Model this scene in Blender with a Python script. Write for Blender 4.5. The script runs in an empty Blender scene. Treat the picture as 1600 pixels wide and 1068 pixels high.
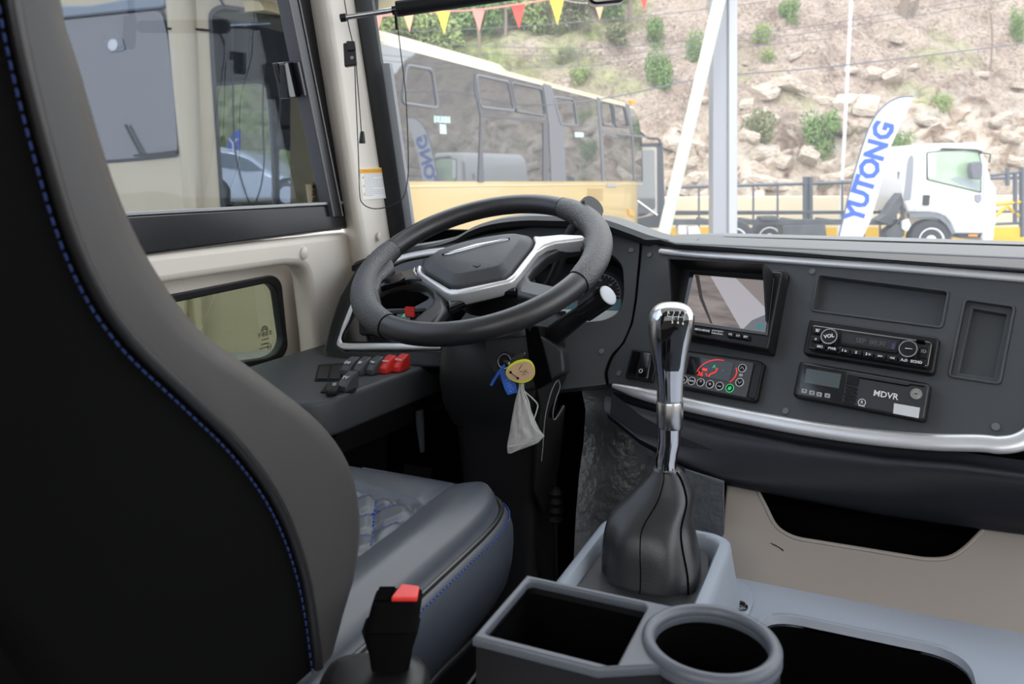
import bpy, bmesh, math, random
from mathutils import Vector, Matrix, noise
random.seed(7)
sc = bpy.context.scene
COL = sc.collection
# ------------------------------------------------------------------ camera
F = 1260.0; HY = 283.0; H = 1.6; TH = math.radians(23.9)
CS, SN = math.cos(TH), math.sin(TH)
cam = bpy.data.cameras.new('camera'); camo = bpy.data.objects.new('camera', cam); COL.objects.link(camo)
camo.location = (0, 0, H); camo.rotation_euler = (math.pi/2, 0, TH)
cam.sensor_width = 36; cam.lens = 36*F/1600; cam.shift_y = -(534-HY)/1600
cam.clip_start = .02; cam.clip_end = 300
cam.dof.use_dof = True; cam.dof.focus_distance = 1.15; cam.dof.aperture_fstop = 9
sc.camera = camo
# ------------------------------------------------------------------ sky, sun, exposure
w = bpy.data.worlds.new('overcast_sky'); sc.world = w; w.use_nodes = True
nt = w.node_tree; bg = nt.nodes['Background']
tc = nt.nodes.new('ShaderNodeTexCoord'); nz = nt.nodes.new('ShaderNodeTexNoise'); cr = nt.nodes.new('ShaderNodeValToRGB')
nz.inputs['Scale'].default_value = 1.6; nz.inputs['Detail'].default_value = 4
nt.links.new(tc.outputs['Generated'], nz.inputs['Vector']); nt.links.new(nz.outputs['Fac'], cr.inputs['Fac'])
cr.color_ramp.elements[0].color = (.80, .88, 1, 1); cr.color_ramp.elements[0].position = .35
cr.color_ramp.elements[1].color = (1, 1, 1, 1); cr.color_ramp.elements[1].position = .6
nt.links.new(cr.outputs['Color'], bg.inputs['Color']); bg.inputs['Strength'].default_value = 2.3
sl = bpy.data.lights.new('sun', 'SUN'); sl.energy = 1.0; sl.angle = math.radians(25); sl.color = (1, .97, .92)
so = bpy.data.objects.new('sun', sl); COL.objects.link(so); so.rotation_euler = (math.radians(50), math.radians(12), math.radians(-20))
vs = sc.view_settings; vs.view_transform = 'Standard'; vs.look = 'None'; vs.gamma = 1; vs.use_curve_mapping = False
vs.exposure = 0.47
# ------------------------------------------------------------------ helpers
def ray(px, py):
    x = (px-800)/F; z = (HY-py)/F
    return Vector((CS*x-SN, SN*x+CS, z))
CAM = Vector((0, 0, H))
def W(px, py, d): return CAM+ray(px, py)*d
def cdir(x, y, z=0): return Vector((CS*x-SN*y, SN*x+CS*y, z))      # direction given across / along the view
def hitz(px, py, z):                                               # point of the horizontal plane at height z above eye level
    r = ray(px, py); return CAM+r*(z/r.z)
def hitX(px, py, X): r = ray(px, py); return CAM+r*(X/r.x)
def hitY(px, py, Y): r = ray(px, py); return CAM+r*(Y/r.y)
class Pl:
    def __init__(s, O, U, V):
        s.O = Vector(O); s.U = Vector(U).normalized(); V = Vector(V); V = V-s.U*V.dot(s.U); s.V = V.normalized(); s.N = s.U.cross(s.V)
    def off(s, h): return Pl(s.O+s.N*h, s.U, s.V)
    def hit3(s, px, py):
        r = ray(px, py); return CAM+r*((s.O-CAM).dot(s.N)/r.dot(s.N))
    def hit(s, px, py):
        p = s.hit3(px, py)-s.O; return (p.dot(s.U), p.dot(s.V))
    def hits(s, L): return [s.hit(*p) for p in L]
    def pt(s, u, v, h=0): return s.O+s.U*u+s.V*v+s.N*h
    def M(s):
        m = Matrix((s.U, s.V, s.N)).transposed().to_4x4(); m.translation = s.O; return m
WL = {}
def link(o, parent=None, world=None):
    COL.objects.link(o)
    if parent: o.parent = parent
    return o
def thing(name, label, cat, loc=(0, 0, 0), group=None, kind=None):
    o = bpy.data.objects.new(name, None); o.empty_display_size = .02; COL.objects.link(o)
    o.location = loc; WL[o.name] = Vector(loc)
    if label: o['label'] = label
    if cat: o['category'] = cat
    if group: o['group'] = group
    if kind: o['kind'] = kind
    return o
def tag(o, label, cat, group=None):
    o['label'] = label; o['category'] = cat
    if group: o['group'] = group
    return o
def fin(name, me, mat, parent=None, smooth=True, bevel=0, kind=None, label=None, ang=38, seg=2):
    vs_ = [v.co for v in me.vertices]
    if vs_:
        c = Vector([(min(v[i] for v in vs_)+max(v[i] for v in vs_))/2 for i in range(3)])
    else: c = Vector()
    me.transform(Matrix.Translation(-c))
    me.materials.clear(); me.materials.append(mat)
    if smooth:
        me.polygons.foreach_set('use_smooth', [True]*len(me.polygons)); me.set_sharp_from_angle(angle=math.radians(ang))
    o = bpy.data.objects.new(name, me); COL.objects.link(o)
    WL[o.name] = c
    if parent: o.parent = parent; o.location = c-WL[parent.name]
    else: o.location = c
    if bevel:
        b = o.modifiers.new('b', 'BEVEL'); b.width = bevel; b.segments = seg; b.limit_method = 'ANGLE'; b.angle_limit = math.radians(35)
    if kind: o['kind'] = kind
    if label: o['label'] = label
    return o
def bfin(name, bm, mat, parent=None, fix=True, **k):
    if fix: bmesh.ops.recalc_face_normals(bm, faces=bm.faces[:])
    me = bpy.data.meshes.new(name); bm.to_mesh(me); bm.free(); return fin(name, me, mat, parent, **k)
DG = None
def rpoly(pts, r, n=5):
    """round the corners of a 2D polygon"""
    out = []; N = len(pts)
    rr = r if isinstance(r, (list, tuple)) else [r]*N
    for i in range(N):
        p0 = Vector(pts[i-1]); p = Vector(pts[i]); p1 = Vector(pts[(i+1) % N])
        a = (p0-p); b = (p1-p); q = min(rr[i], a.length*.48, b.length*.48)
        if q < 1e-6: out.append(tuple(p)); continue
        A = p+a.normalized()*q; B = p+b.normalized()*q
        for k in range(n+1):
            t = k/n; out.append(tuple(A*(1-t)**2+p*2*t*(1-t)+B*t*t))
    return out
def curve_mesh(cu):
    o = bpy.data.objects.new('t', cu); COL.objects.link(o)
    dg = bpy.context.evaluated_depsgraph_get(); dg.update()
    me = bpy.data.meshes.new_from_object(o.evaluated_get(dg)); bpy.data.objects.remove(o); return me
def plate(name, pl, outer, h0, h1, mat, parent=None, holes=(), bev=0, px=True, r=0, hr=0, rn=5, hu=False, **k):
    """flat plate on plane pl from height h0 to h1; outlines are photo points on its top face (px) or plane coordinates"""
    P = pl.off(h1)
    if px: outer = P.hits(outer); holes = [list(x) if hu else P.hits(x) for x in holes]
    if r: outer = rpoly(outer, r, rn)
    if hr: holes = [rpoly(x, hr, rn) for x in holes]
    cu = bpy.data.curves.new('c', 'CURVE'); cu.dimensions = '2D'; cu.fill_mode = 'BOTH'
    for L in [outer]+list(holes):
        s = cu.splines.new('POLY'); s.points.add(len(L)-1); s.use_cyclic_u = True
        for i, p in enumerate(L): s.points[i].co = (p[0], p[1], 0, 1)
    t = (h1-h0)/2; bev = min(bev, t*.9)
    cu.extrude = t-bev; cu.bevel_depth = bev; cu.bevel_resolution = 2; cu.offset = -bev
    me = curve_mesh(cu)
    me.transform(pl.M() @ Matrix.Translation((0, 0, (h0+h1)/2)))
    return fin(name, me, mat, parent, **k)
def text(s, pl, uv, size, mat, parent=None, h=.001, rot=0, name='lettering', px=True, th=.0003, sx=1, bold=0, **k):
    if px: uv = pl.off(h).hit(*uv)
    cu = bpy.data.curves.new('t', 'FONT'); cu.body = s; cu.size = size; cu.extrude = th; cu.align_x = 'CENTER'; cu.align_y = 'CENTER'; cu.offset = bold
    cu.resolution_u = 2
    me = curve_mesh(cu)
    me.transform(pl.M() @ Matrix.Translation((uv[0], uv[1], h)) @ Matrix.Rotation(rot, 4, 'Z') @ Matrix.Diagonal((sx, 1, 1, 1)))
    return fin(name, me, mat, parent, smooth=False, **k)
def cr_pts(P, n=6, cyc=False):
    """Catmull-Rom through the points"""
    P = [Vector(p) for p in P]; out = []; N = len(P)
    rng = range(N if cyc else N-1)
    for i in rng:
        p0 = P[i-1] if (cyc or i > 0) else P[0]; p1 = P[i]; p2 = P[(i+1) % N]; p3 = P[(i+2) % N] if (cyc or i+2 < N) else P[-1]
        for k in range(n):
            t = k/n; out.append(.5*((2*p1)+(p2-p0)*t+(2*p0-5*p1+4*p2-p3)*t*t+(3*p1-p0-3*p2+p3)*t**3))
    if not cyc: out.append(P[-1])
    return out
def tube_bm(bm, P, r, n=8, cyc=False, up=None, sx=1, cap=True):
    """swept tube; r number or list; sx flattens across 'up'"""
    P = [Vector(p) for p in P]; N = len(P); rings = []
    up = Vector(up) if up is not None else None; prev = None
    for i in range(N):
        if cyc: t = P[(i+1) % N]-P[i-1]
        else: t = P[min(i+1, N-1)]-P[max(i-1, 0)]
        if t.length < 1e-9: t = Vector((0, 0, 1))
        t.normalize()
        if up is not None: a = up-t*up.dot(t)
        elif prev is None:
            q = Vector((0, 0, 1)) if abs(t.z) < .9 else Vector((1, 0, 0)); a = q-t*q.dot(t)
        else: a = prev-t*prev.dot(t)
        a.normalize(); prev = a; b = t.cross(a); rr = r[i] if isinstance(r, (list, tuple)) else r
        rings.append([bm.verts.new(P[i]+a*rr*math.cos(2*math.pi*j/n)*sx+b*rr*math.sin(2*math.pi*j/n)) for j in range(n)])
    for i in range(N if cyc else N-1):
        A = rings[i]; B = rings[(i+1) % N]
        for j in range(n): bm.faces.new((A[j], A[(j+1) % n], B[(j+1) % n], B[j]))
    if not cyc and cap: bm.faces.new(rings[0][::-1]); bm.faces.new(rings[-1])
    return bm
def tube(name, P, r, mat, parent=None, n=8, cyc=False, up=None, sx=1, **k):
    return bfin(name, tube_bm(bmesh.new(), P, r, n, cyc, up, sx), mat, parent, **k)
def loft(name, rings, mat, parent=None, cap=(True, True), cyc=True, **k):
    bm = bmesh.new(); R = [[bm.verts.new(p) for p in r] for r in rings]; n = len(R[0])
    for A, B in zip(R, R[1:]):
        for j in range(n if cyc else n-1): bm.faces.new((A[j], A[(j+1) % n], B[(j+1) % n], B[j]))
    if cyc and cap[0]: bm.faces.new(R[0][::-1])
    if cyc and cap[1]: bm.faces.new(R[-1])
    return bfin(name, bm, mat, parent, **k)
def box_bm(bm, c, s, M=None):
    g = bmesh.ops.create_cube(bm, size=1)['verts']
    T = Matrix.Translation(c) @ Matrix.Diagonal((s[0], s[1], s[2], 1))
    if M is not None: T = M @ T
    bmesh.ops.transform(bm, matrix=T, verts=g); return bm
def box(name, c, s, mat, parent=None, M=None, **k): return bfin(name, box_bm(bmesh.new(), c, s, M), mat, parent, **k)
def ell(c, U, V, a, b, n=32, p=2.0, t0=0):
    out = []
    for i in range(n):
        t = t0+2*math.pi*i/n; x, y = math.cos(t), math.sin(t)
        if p != 2: x = math.copysign(abs(x)**(2/p), x); y = math.copysign(abs(y)**(2/p), y)
        out.append(Vector(c)+Vector(U)*a*x+Vector(V)*b*y)
    return out
def disc(name, pl, px, r, h0, h1, mat, parent=None, n=24, bev=0, uv=False, b=None, **k):
    c = px if uv else pl.off(h1).hit(*px)
    pts = [(c[0]+r*math.cos(2*math.pi*i/n), c[1]+(b or r)*math.sin(2*math.pi*i/n)) for i in range(n)]
    return plate(name, pl, pts, h0, h1, mat, parent, px=False, bev=bev, **k)
def ringp(name, pl, px, r, ri, h0, h1, mat, parent=None, n=24, bev=0, uv=False, **k):
    c = px if uv else pl.off(h1).hit(*px)
    o = [(c[0]+r*math.cos(2*math.pi*i/n), c[1]+r*math.sin(2*math.pi*i/n)) for i in range(n)]
    q = [(c[0]+ri*math.cos(2*math.pi*i/n), c[1]+ri*math.sin(2*math.pi*i/n)) for i in range(n)]
    return plate(name, pl, o, h0, h1, mat, parent, holes=[q], px=False, bev=bev, **k)
def rrect(cx, cy, w_, h_, r=.004, rot=0):
    a, b = w_/2, h_/2; P = rpoly([(-a, -b), (a, -b), (a, b), (-a, b)], r)
    c, s = math.cos(rot), math.sin(rot); return [(cx+c*x-s*y, cy+s*x+c*y) for x, y in P]
# ------------------------------------------------------------------ materials
def mat(name, col, rough=.5, metal=0, bump=0, bs=300, var=0, vs_=20, col2=None, coat=0, spec=.5, emit=None, es=1, alpha=1, vor=False, trans=0, sheen=0):
    m = bpy.data.materials.new(name); m.use_nodes = True; t = m.node_tree; b = t.nodes['Principled BSDF']
    b.inputs['Base Color'].default_value = (*col, 1); b.inputs['Roughness'].default_value = rough; b.inputs['Metallic'].default_value = metal
    b.inputs['Coat Weight'].default_value = coat; b.inputs['Specular IOR Level'].default_value = spec
    b.inputs['Coat Roughness'].default_value = .05
    if trans: b.inputs['Transmission Weight'].default_value = trans
    if alpha < 1: b.inputs['Alpha'].default_value = alpha
    if emit: b.inputs['Emission Color'].default_value = (*emit, 1); b.inputs['Emission Strength'].default_value = es
    co = t.nodes.new('ShaderNodeTexCoord') if (bump or var) else None
    if var:
        n = t.nodes.new('ShaderNodeTexNoise'); n.inputs['Scale'].default_value = vs_; n.inputs['Detail'].default_value = 5
        t.links.new(co.outputs['Object'], n.inputs['Vector'])
        r = t.nodes.new('ShaderNodeValToRGB'); r.color_ramp.elements[0].position = .5-var/2-.02; r.color_ramp.elements[1].position = .5+var/2+.02
        r.color_ramp.elements[0].color = (*col, 1); r.color_ramp.elements[1].color = (*(col2 or col), 1)
        t.links.new(n.outputs['Fac'], r.inputs['Fac']); t.links.new(r.outputs['Color'], b.inputs['Base Color'])
    if bump:
        n = t.nodes.new('ShaderNodeTexVoronoi' if vor else 'ShaderNodeTexNoise'); n.inputs['Scale'].default_value = bs
        t.links.new(co.outputs['Object'], n.inputs['Vector']); u = t.nodes.new('ShaderNodeBump'); u.inputs['Strength'].default_value = bump
        u.inputs['Distance'].default_value = .5/bs
        t.links.new(n.outputs['Distance' if vor else 'Fac'], u.inputs['Height']); t.links.new(u.outputs['Normal'], b.inputs['Normal'])
    return m
def glass(name, tint, refl, rough=0.0, haze=0, hcol=(.8, .85, .9)):
    """thin pane: clear transmission with tint, mirror reflection growing towards grazing, optional milky veil standing in for reflected light"""
    m = bpy.data.materials.new(name); m.use_nodes = True; t = m.node_tree; t.nodes.clear()
    o = t.nodes.new('ShaderNodeOutputMaterial'); tr = t.nodes.new('ShaderNodeBsdfTransparent'); tr.inputs[0].default_value = (*tint, 1)
    gl = t.nodes.new('ShaderNodeBsdfGlossy'); gl.inputs['Roughness'].default_value = rough; gl.inputs[0].default_value = (.9, .92, .95, 1)
    lw = t.nodes.new('ShaderNodeLayerWeight'); pw = t.nodes.new('ShaderNodeMath'); pw.operation = 'POWER'; pw.inputs[1].default_value = 4; t.links.new(lw.outputs['Facing'], pw.inputs[0])
    ma = t.nodes.new('ShaderNodeMath'); ma.operation = 'MULTIPLY_ADD'; ma.inputs[1].default_value = .9; ma.inputs[2].default_value = refl; ma.use_clamp = True
    t.links.new(pw.outputs[0], ma.inputs[0])
    mx = t.nodes.new('ShaderNodeMixShader'); t.links.new(ma.outputs[0], mx.inputs[0]); t.links.new(tr.outputs[0], mx.inputs[1]); t.links.new(gl.outputs[0], mx.inputs[2])
    last = mx
    if haze:
        df = t.nodes.new('ShaderNodeBsdfTranslucent'); df.inputs[0].default_value = (*hcol, 1)
        m2 = t.nodes.new('ShaderNodeMixShader'); m2.inputs[0].default_value = haze
        t.links.new(mx.outputs[0], m2.inputs[1]); t.links.new(df.outputs[0], m2.inputs[2]); last = m2
    t.links.new(last.outputs[0], o.inputs[0]); return m
M = dict(
 leather=mat('black_leather', (.022, .022, .024), .42, bump=.12, bs=900, vor=True, spec=.5),
 leather_blue=mat('blue_grey_leather', (.052, .058, .072), .38, bump=.10, bs=900, vor=True, spec=.6),
 shell=mat('black_seat_back_cover', (.003, .003, .003), .8, spec=.05),
 bolster=mat('charcoal_leather', (.044, .041, .040), .45, bump=.08, bs=900, vor=True, spec=.5),
 stitch=mat('blue_thread', (.02, .06, .30), .6),
 piping=mat('black_piping', (.015, .015, .016), .3),
 blackp=mat('black_plastic', (.009, .009, .010), .4, bump=.1, bs=700, spec=.35),
 blackm=mat('matt_black_plastic', (.007, .007, .008), .6, bump=.1, bs=900, spec=.25),
 shade_ink_black=mat('unlit_black', (.002, .002, .002), .9, spec=.03),  # deep black: shade put into wells and recesses; also seams and ink
 gloss=mat('gloss_black', (.006, .006, .007), .08, coat=.6),
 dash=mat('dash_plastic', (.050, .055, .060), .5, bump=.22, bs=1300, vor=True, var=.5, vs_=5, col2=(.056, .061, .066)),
 dashtop=mat('dash_top_sheen', (.13, .14, .15), .45, bump=.22, bs=1300, vor=True),  # lightened to put window sheen on dash and hood tops; also screw caps
 console=mat('console_grey_plastic', (.27, .30, .35), .5, bump=.28, bs=1100, vor=True, var=.5, vs_=6, col2=(.29, .32, .37)),
 boxp=mat('cup_box_plastic', (.085, .095, .115), .42, bump=.15, bs=1100, vor=True),
 wheel=mat('wheel_leather', (.022, .022, .024), .34, bump=.25, bs=1300, vor=True, spec=.7),
 grip=mat('perforated_grip', (.040, .040, .042), .42, bump=1.0, bs=480, vor=True, spec=.9),
 pad=mat('horn_pad', (.050, .052, .057), .42, bump=.45, bs=900, vor=True),
 silver=mat('satin_silver', (.74, .74, .75), .32, metal=.55),
 chrome=mat('chrome', (.80, .80, .82), .06, metal=1),
 satin=mat('satin_chrome', (.60, .60, .61), .24, metal=1),
 beige=mat('beige_plastic', (.74, .685, .615), .5, bump=.06, bs=900, spec=.4),
 kick=mat('grey_beige_panel', (.235, .205, .18), .5, bump=.05, bs=900, var=.5, vs_=3, col2=(.25, .22, .195)),
 seal=mat('rubber_seal', (.006, .006, .007), .5),
 frame=mat('black_window_frame', (.018, .018, .020), .25, spec=.6),
 white=mat('white_print', (.75, .75, .75), .6),
 grey=mat('grey_print', (.35, .36, .37), .6),
 red=mat('red_switch', (.75, .035, .03), .35),
 redl=mat('red_display', (.02, 0, 0), .4, emit=(1, .04, .03), es=1.1),
 greenl=mat('green_display', (0, .02, 0), .4, emit=(.05, .7, .25), es=.6),
 lcd=mat('idle_lcd', (.075, .095, .10), .15, coat=.5),
 lcdd=mat('dark_lcd', (.008, .010, .013), .1, coat=.5),
 metalk=mat('key_metal', (.55, .52, .48), .3, metal=1),
)
def struct(o): o['kind'] = 'structure'; return o
Z = lambda z: H+z
# ================================================================== bus shell
XW = -1.05
struct(box('floor', (0, .1, .645), (2.3, 3.2, .05), mat('rubber_floor', (.02, .02, .022), .6, bump=.2, bs=300)))
struct(box('ceiling', (0, .05, 2.63), (2.3, 2.7, .06), M['beige']))
# left wall: lower panel (stands proud), with a recess around the quarter window
PW = Pl((XW, 1.2, Z(-.2)), (0, 1, 0), (0, 0, 1))
top = PW.hits([(561, 361), (280, 390)]); a = top[0]; sl_ = (top[1][1]-a[1])/(top[1][0]-a[0])
far = (-2.0, a[1]+sl_*(-2.0-a[0]))
br = PW.hit(606, 400)
outer = [(br[0]+.25, -.72), (br[0]+.02, br[1]), (a[0]+.012, a[1]), far, (-2.0, -.72)]
rec = PW.hits([(451, 413), (481, 416), (497, 560), (490, 600), (430, 640), (250, 720)]); tl = PW.hit(301, 436)
rec = [(-.75, tl[1]+(tl[1]-rec[0][1])/(tl[0]-rec[0][0])*(-.75-tl[0]))]+[rec[0], rec[1], rec[2], (rec[2][0]-.02, rec[2][1]-.16), (-.75, rec[2][1]-.16)]
wall = struct(plate('wall_left', PW, rpoly(outer, [.05, .02, .05, .05, .05]), -.05, 0, M['beige'], holes=[rpoly(rec, [.02, .09, .05, .05, .06, .02])], px=False, bev=.014))
# recess back, with the opening of the quarter window cut into it
PR = PW.off(-.07)
qw = [(200, 476), (422, 432), (434, 443), (444.5, 539), (436.6, 556), (422, 565), (200, 600)]
q2 = rpoly(PR.hits(qw), [.01, .03, .02, .03, .02, .03, .01])
rb = [(-1.0, -.45), (.62, -.45), (.62, .085), (-1.0, .085)]
struct(plate('wall_left', PR, rb, -.02, 0, M['beige'], holes=[q2], px=False))
w2 = struct(thing('window_2', None, None, PR.pt(0, 0)))
cx_ = sum(p[0] for p in q2)/len(q2); cy_ = sum(p[1] for p in q2)/len(q2)
def inset(L, s): return [(x-s if x > cx_ else x+s, y-s if y > cy_ else y+s) for x, y in L]
plate('gasket', PR, inset(q2, -.004), -.012, .008, M['seal'], w2, holes=[inset(q2, .011)], px=False, bev=.003)
plate('pane', PR, q2, -.012, -.008, glass('greenish_pane', (.50, .54, .50), .05), w2, px=False)
lab = mat('dark_glass_print', (.03, .03, .02), .6)
PRo = PR.off(-.006)
cc = PRo.hit(413, 517)
for k in range(3):
    rr = .011-.003*k
    plate('printed_mark', PRo, [(cc[0]+rr*math.cos(t/10*math.pi), cc[1]+rr*math.sin(t/10*math.pi)) for t in range(11)]+[(cc[0]+(rr-.0016)*math.cos(t/10*math.pi), cc[1]+(rr-.0016)*math.sin(t/10*math.pi)) for t in range(10, -1, -1)], 0, .0004, lab, w2, px=False, smooth=False)
for y, s_, tt in ((522, .011, '宇通客车'), (530, .005, 'E4 43R-00'), (537, .005, 'TEMPERED'), (543, .005, 'SAFETY GLASS')):
    text(tt, PRo, (414, y), s_, lab, w2)
ringp('printed_mark', PRo, (421, 541), .006, .005, 0, .0004, lab, w2)
# panel screw caps
capm = mat('ivory_cap', (.72, .68, .63), .4)
for (px, py, r) in ((474, 395, .0115),):
    c = PW.hit3(px, py)
    loft('screw_cap', [ell(c+Vector((h_, 0, 0)), (0, 1, 0), (0, 0, 1), r*q, r*1.15*q, 20) for h_, q in ((0, 1), (.004, .95), (.007, .6), (.008, .15))], capm, wall)
struct(box('trim_2', (-1.025, 1.25, Z(-.70)), (.02, .66, .46), M['blackm']))
# window 1: sliding side window of the driver
PG = Pl((XW-.03, 1.2, Z(.1)), (0, 1, 0), (0, 0, 1))
w1 = struct(thing('window_1', None, None, PG.pt(0, 0)))
def L2(p, q, u):                       # v on the line p-q at u
    return p[1]+(q[1]-p[1])/(q[0]-p[0])*(u-p[0])
PS = PG.off(.035)
s0, s1 = PS.hits([(250, 332), (530, 317)]); t0, t1 = PS.hits([(275, 384), (536, 351)])
plate('sill', PS, [(-2, L2(s0, s1, -2)), (s1[0]+.03, L2(s0, s1, s1[0]+.03)), (t1[0]+.02, L2(t0, t1, t1[0]+.02)-.01), (-2, L2(t0, t1, -2)-.01)], -.03, 0, M['frame'], w1, px=False, bev=.006)
plate('sill_lip', PS, [(-2, L2(s0, s1, -2)-.002), (s1[0]+.02, L2(s0, s1, s1[0])-.002), (s1[0]+.02, L2(s0, s1, s1[0])+.004), (-2, L2(s0, s1, -2)+.004)], -.002, .003, mat('grey_lip', (.35, .35, .36), .3, metal=.4), w1, px=False, bev=.001)
f0, f1 = PS.hits([(484, 100), (531, 330)]); sl2 = (f1[0]-f0[0])/(f1[1]-f0[1])
ux = lambda v: f0[0]+sl2*(v-f0[1])
vb, vt = f1[1], 1.0
for nm, o0, o1, h0, h1, m_ in (('frame', .004, .05, -.04, .0, M['seal']), ('front_rail', -.030, .006, -.02, .006, M['frame']), ('track', -.036, -.030, -.02, .010, mat('grey_track', (.10, .10, .11), .3)), ('track', -.002, .002, .006, .009, M['satin'] if 0 else mat('dull_track', (.22, .22, .23), .3))):
    plate(nm, PS, [(ux(vb)+o0, vb-.01), (ux(vb)+o1, vb-.01), (ux(vt)+o1, vt), (ux(vt)+o0, vt)], h0, h1, m_, w1, px=False, bev=.0015)
plate('pane', PG, [(-2, L2(s0, s1, -2)-.03), (ux(vb)+.03, vb-.01), (ux(vt)+.03, vt), (-2, vt)], -.003, .001, glass('side_pane', (.62, .65, .69), .01), w1, px=False)
g0, g1, g2, g3 = PG.off(-.02).hits([(432, 60), (470, 60), (503, 318), (478, 318)])
plate('quarter_pane', PG, [(418, -20), (468, -20), (508, 322), (468, 322)], -.022, -.018, glass('dark_quarter_pane', (.07, .08, .11), .03), w1, px=False)
# latch on the sliding pane
lp = PG.off(.012)
plate('latch', PG, [(444, 97), (474, 95), (484, 150), (452, 154)], .004, .03, M['gloss'], w1, r=.006, bev=.003)
plate('latch_grip', PG, [(464, 96), (474, 95), (484, 149), (476, 151)], .03, .042, M['frame'], w1, r=.003, bev=.002)
plate('latch_lug', PG, [(431, 98), (446, 98), (456, 152), (443, 150)], .004, .014, M['gloss'], w1, r=.003, bev=.002)
text('自动窗', PG, (492, 301), .016, lab, w1, rot=math.pi/2, h=.004)
plate('glass_label', PG, [(478, 288), (500, 288), (504, 316), (482, 317)], .001, .002, mat('sand_label', (.5, .43, .3), .6), w1)
# roller blind cords seen on the pane
cordm = mat('black_cord', (.01, .01, .01), .6)
# windscreen pillar cover (beige), rising with the rake of the windscreen
trim = []
def pil(y, xs):     # points (px, X)
    return [hitX(px, yy, X) for px, yy, X in xs]
rows = []
for t in (0, .2, .4, .6, .8, 1):
    A = Vector((478+(538-478)*t, -10+(352+10)*t)); B = Vector((500+(556-500)*t, -10+(362+10)*t)); C_ = Vector((560+(617-560)*t, -10+(375+10)*t))
    a_ = hitX(A.x-6, A.y, XW-.03); a2 = hitX(A.x, A.y, XW-.004); b_ = hitX(B.x, B.y, XW+.035); b2 = hitX(B.x+12, B.y, XW+.048); c_ = hitX(C_.x, C_.y, XW+.05)
    rows.append([a_, a2, b_, b2, c_, c_+Vector((-.02, .05, 0)), a_+Vector((-.02, .05, 0))])
def ext(r0, r1, k): return [p+(p-q)*k for p, q in zip(r0, r1)]
rows = [ext(rows[0], rows[1], 5)]+rows+[ext(rows[-1], rows[-2], 1.6)]
pill = struct(loft('trim_1', rows, M['beige'], ang=50, bevel=.006))
c = hitX(592, 369, XW+.052)
loft('screw_cap', [ell(c+Vector((h_, -h_*.4, 0)), (-.3, 1, 0), (0, 0, 1), r_, r_, 16) for h_, r_ in ((-.004, .010), (.003, .0095), (.005, .006))], capm, pill)
# front header above the windscreen, out of view
# windscreen: raked, curving away from the pillar towards the middle of the bus
wb = [(618, 372, -1.0), (700, 374, -.85), (860, 372, -.55), (1056, 369, 0), (1300, 373, .45), (1600, 392, .85)]
base = [hitX(622, 372, -.985)]+[Vector((x, y, Z(-.112))) for x, y in ((-.8, 1.66), (-.5, 1.70), (-.2, 1.70), (.2, 1.66), (.5, 1.58), (.9, 1.42), (1.15, 1.28))]
rake = Vector((0, -.30, .95))
base = cr_pts(base, 4)
w3 = struct(thing('window_3', None, None, (0, 1.6, 1.5)))
g = glass('windscreen_glass', (.93, .95, .95), .0, haze=.07)  # haze lays a milky veil for reflections washing out the view
loft('pane', [[p-Vector((0, 0, .04)) for p in base], [p+rake*1.15 for p in base]], g, w3, cyc=False, fix=False)
# black ceramic border along the left edge
e0, e1 = hitX(618, 372, -.985), hitX(563, 0, -.985)
ed = (e1-e0); e0 = e0-ed*.12; e2 = e1+ed*1.2
loft('seal', [[p+Vector(o_) for o_ in ((0, 0, 0), (.021, .012, 0), (.021, .022, 0), (-.03, .022, 0), (-.03, 0, 0))] for p in (e0, e2)], M['seal'], w3)
# grey body corner visible outside the seal
loft('outer_seal', [[p+Vector(o_) for o_ in ((.021, .016, 0), (.036, .022, 0), (.036, .034, 0), (.0, .034, 0))] for p in (e0, e1+ed*-.25)], mat('grey_outer_seal', (.26, .26, .28), .5), w3)
# front wall sheets below the dashboard
struct(box('wall_front', (-.2, 1.62, Z(-.62)), (2.0, .04, 1.02), M['shade_ink_black']))
struct(box('wall_right', (1.16, .1, Z(-.6)), (.05, 3.1, .8), M['beige']))
struct(box('wall_back', (0, -1.35, Z(-.5)), (2.3, .05, 1.0), M['beige']))
struct(box('wall_right', (1.16, -.75, Z(.4)), (.05, 1.3, 1.3), M['beige']))
wl2 = struct(box('wall_left', (XW-.03, -.9, Z(.4)), (.04, .9, 1.3), M['beige']))

# ================================================================== roller blind over the windscreen
rb_ = thing('roller_blind', 'black roller blind on a silver rod across the top of the windscreen', 'blind', W(615, 17, 1.6))
tube('rod', [W(536, 28, 1.62), W(620, 15, 1.62)], .0058, M['satin'], rb_, n=14)
tube('rod_end', [W(532, 28.5, 1.62), W(541, 27, 1.62)], .0085, M['blackp'], rb_, n=12)
tube('roll', [W(620, 14, 1.6), W(1000, -41, 1.58)], .016, M['blackm'], rb_, n=20)
tube('end_plug', [W(613, 16.5, 1.6), W(622, 15.5, 1.6)], .010, M['gloss'], rb_, n=14)
tube('cord', cr_pts([W(538, 0, 1.62), W(545, 40, 1.62), W(553, 80, 1.62), W(556, 150, 1.60), W(560, 240, 1.6), W(562, 300, 1.58), W(567, 318, 1.57), W(585, 326, 1.56), W(612, 321, 1.56), W(630, 308, 1.56), W(637, 280, 1.57), W(638, 240, 1.58), W(634, 150, 1.59), W(626, 80, 1.6), W(621, 36, 1.6)], 6), .0011, cordm, rb_, n=5)
tube('cord_clip', [W(618, 18, 1.585), W(620, 46, 1.6)], .003, M['blackp'], rb_, n=8)
fit = thing('cord_bracket', 'small black cord bracket screwed to the beige windscreen pillar', 'bracket', W(546, 85, 1.6))
PB = Pl(W(546, 85, 1.585), cdir(1, .1), (0, 0, 1))
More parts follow.
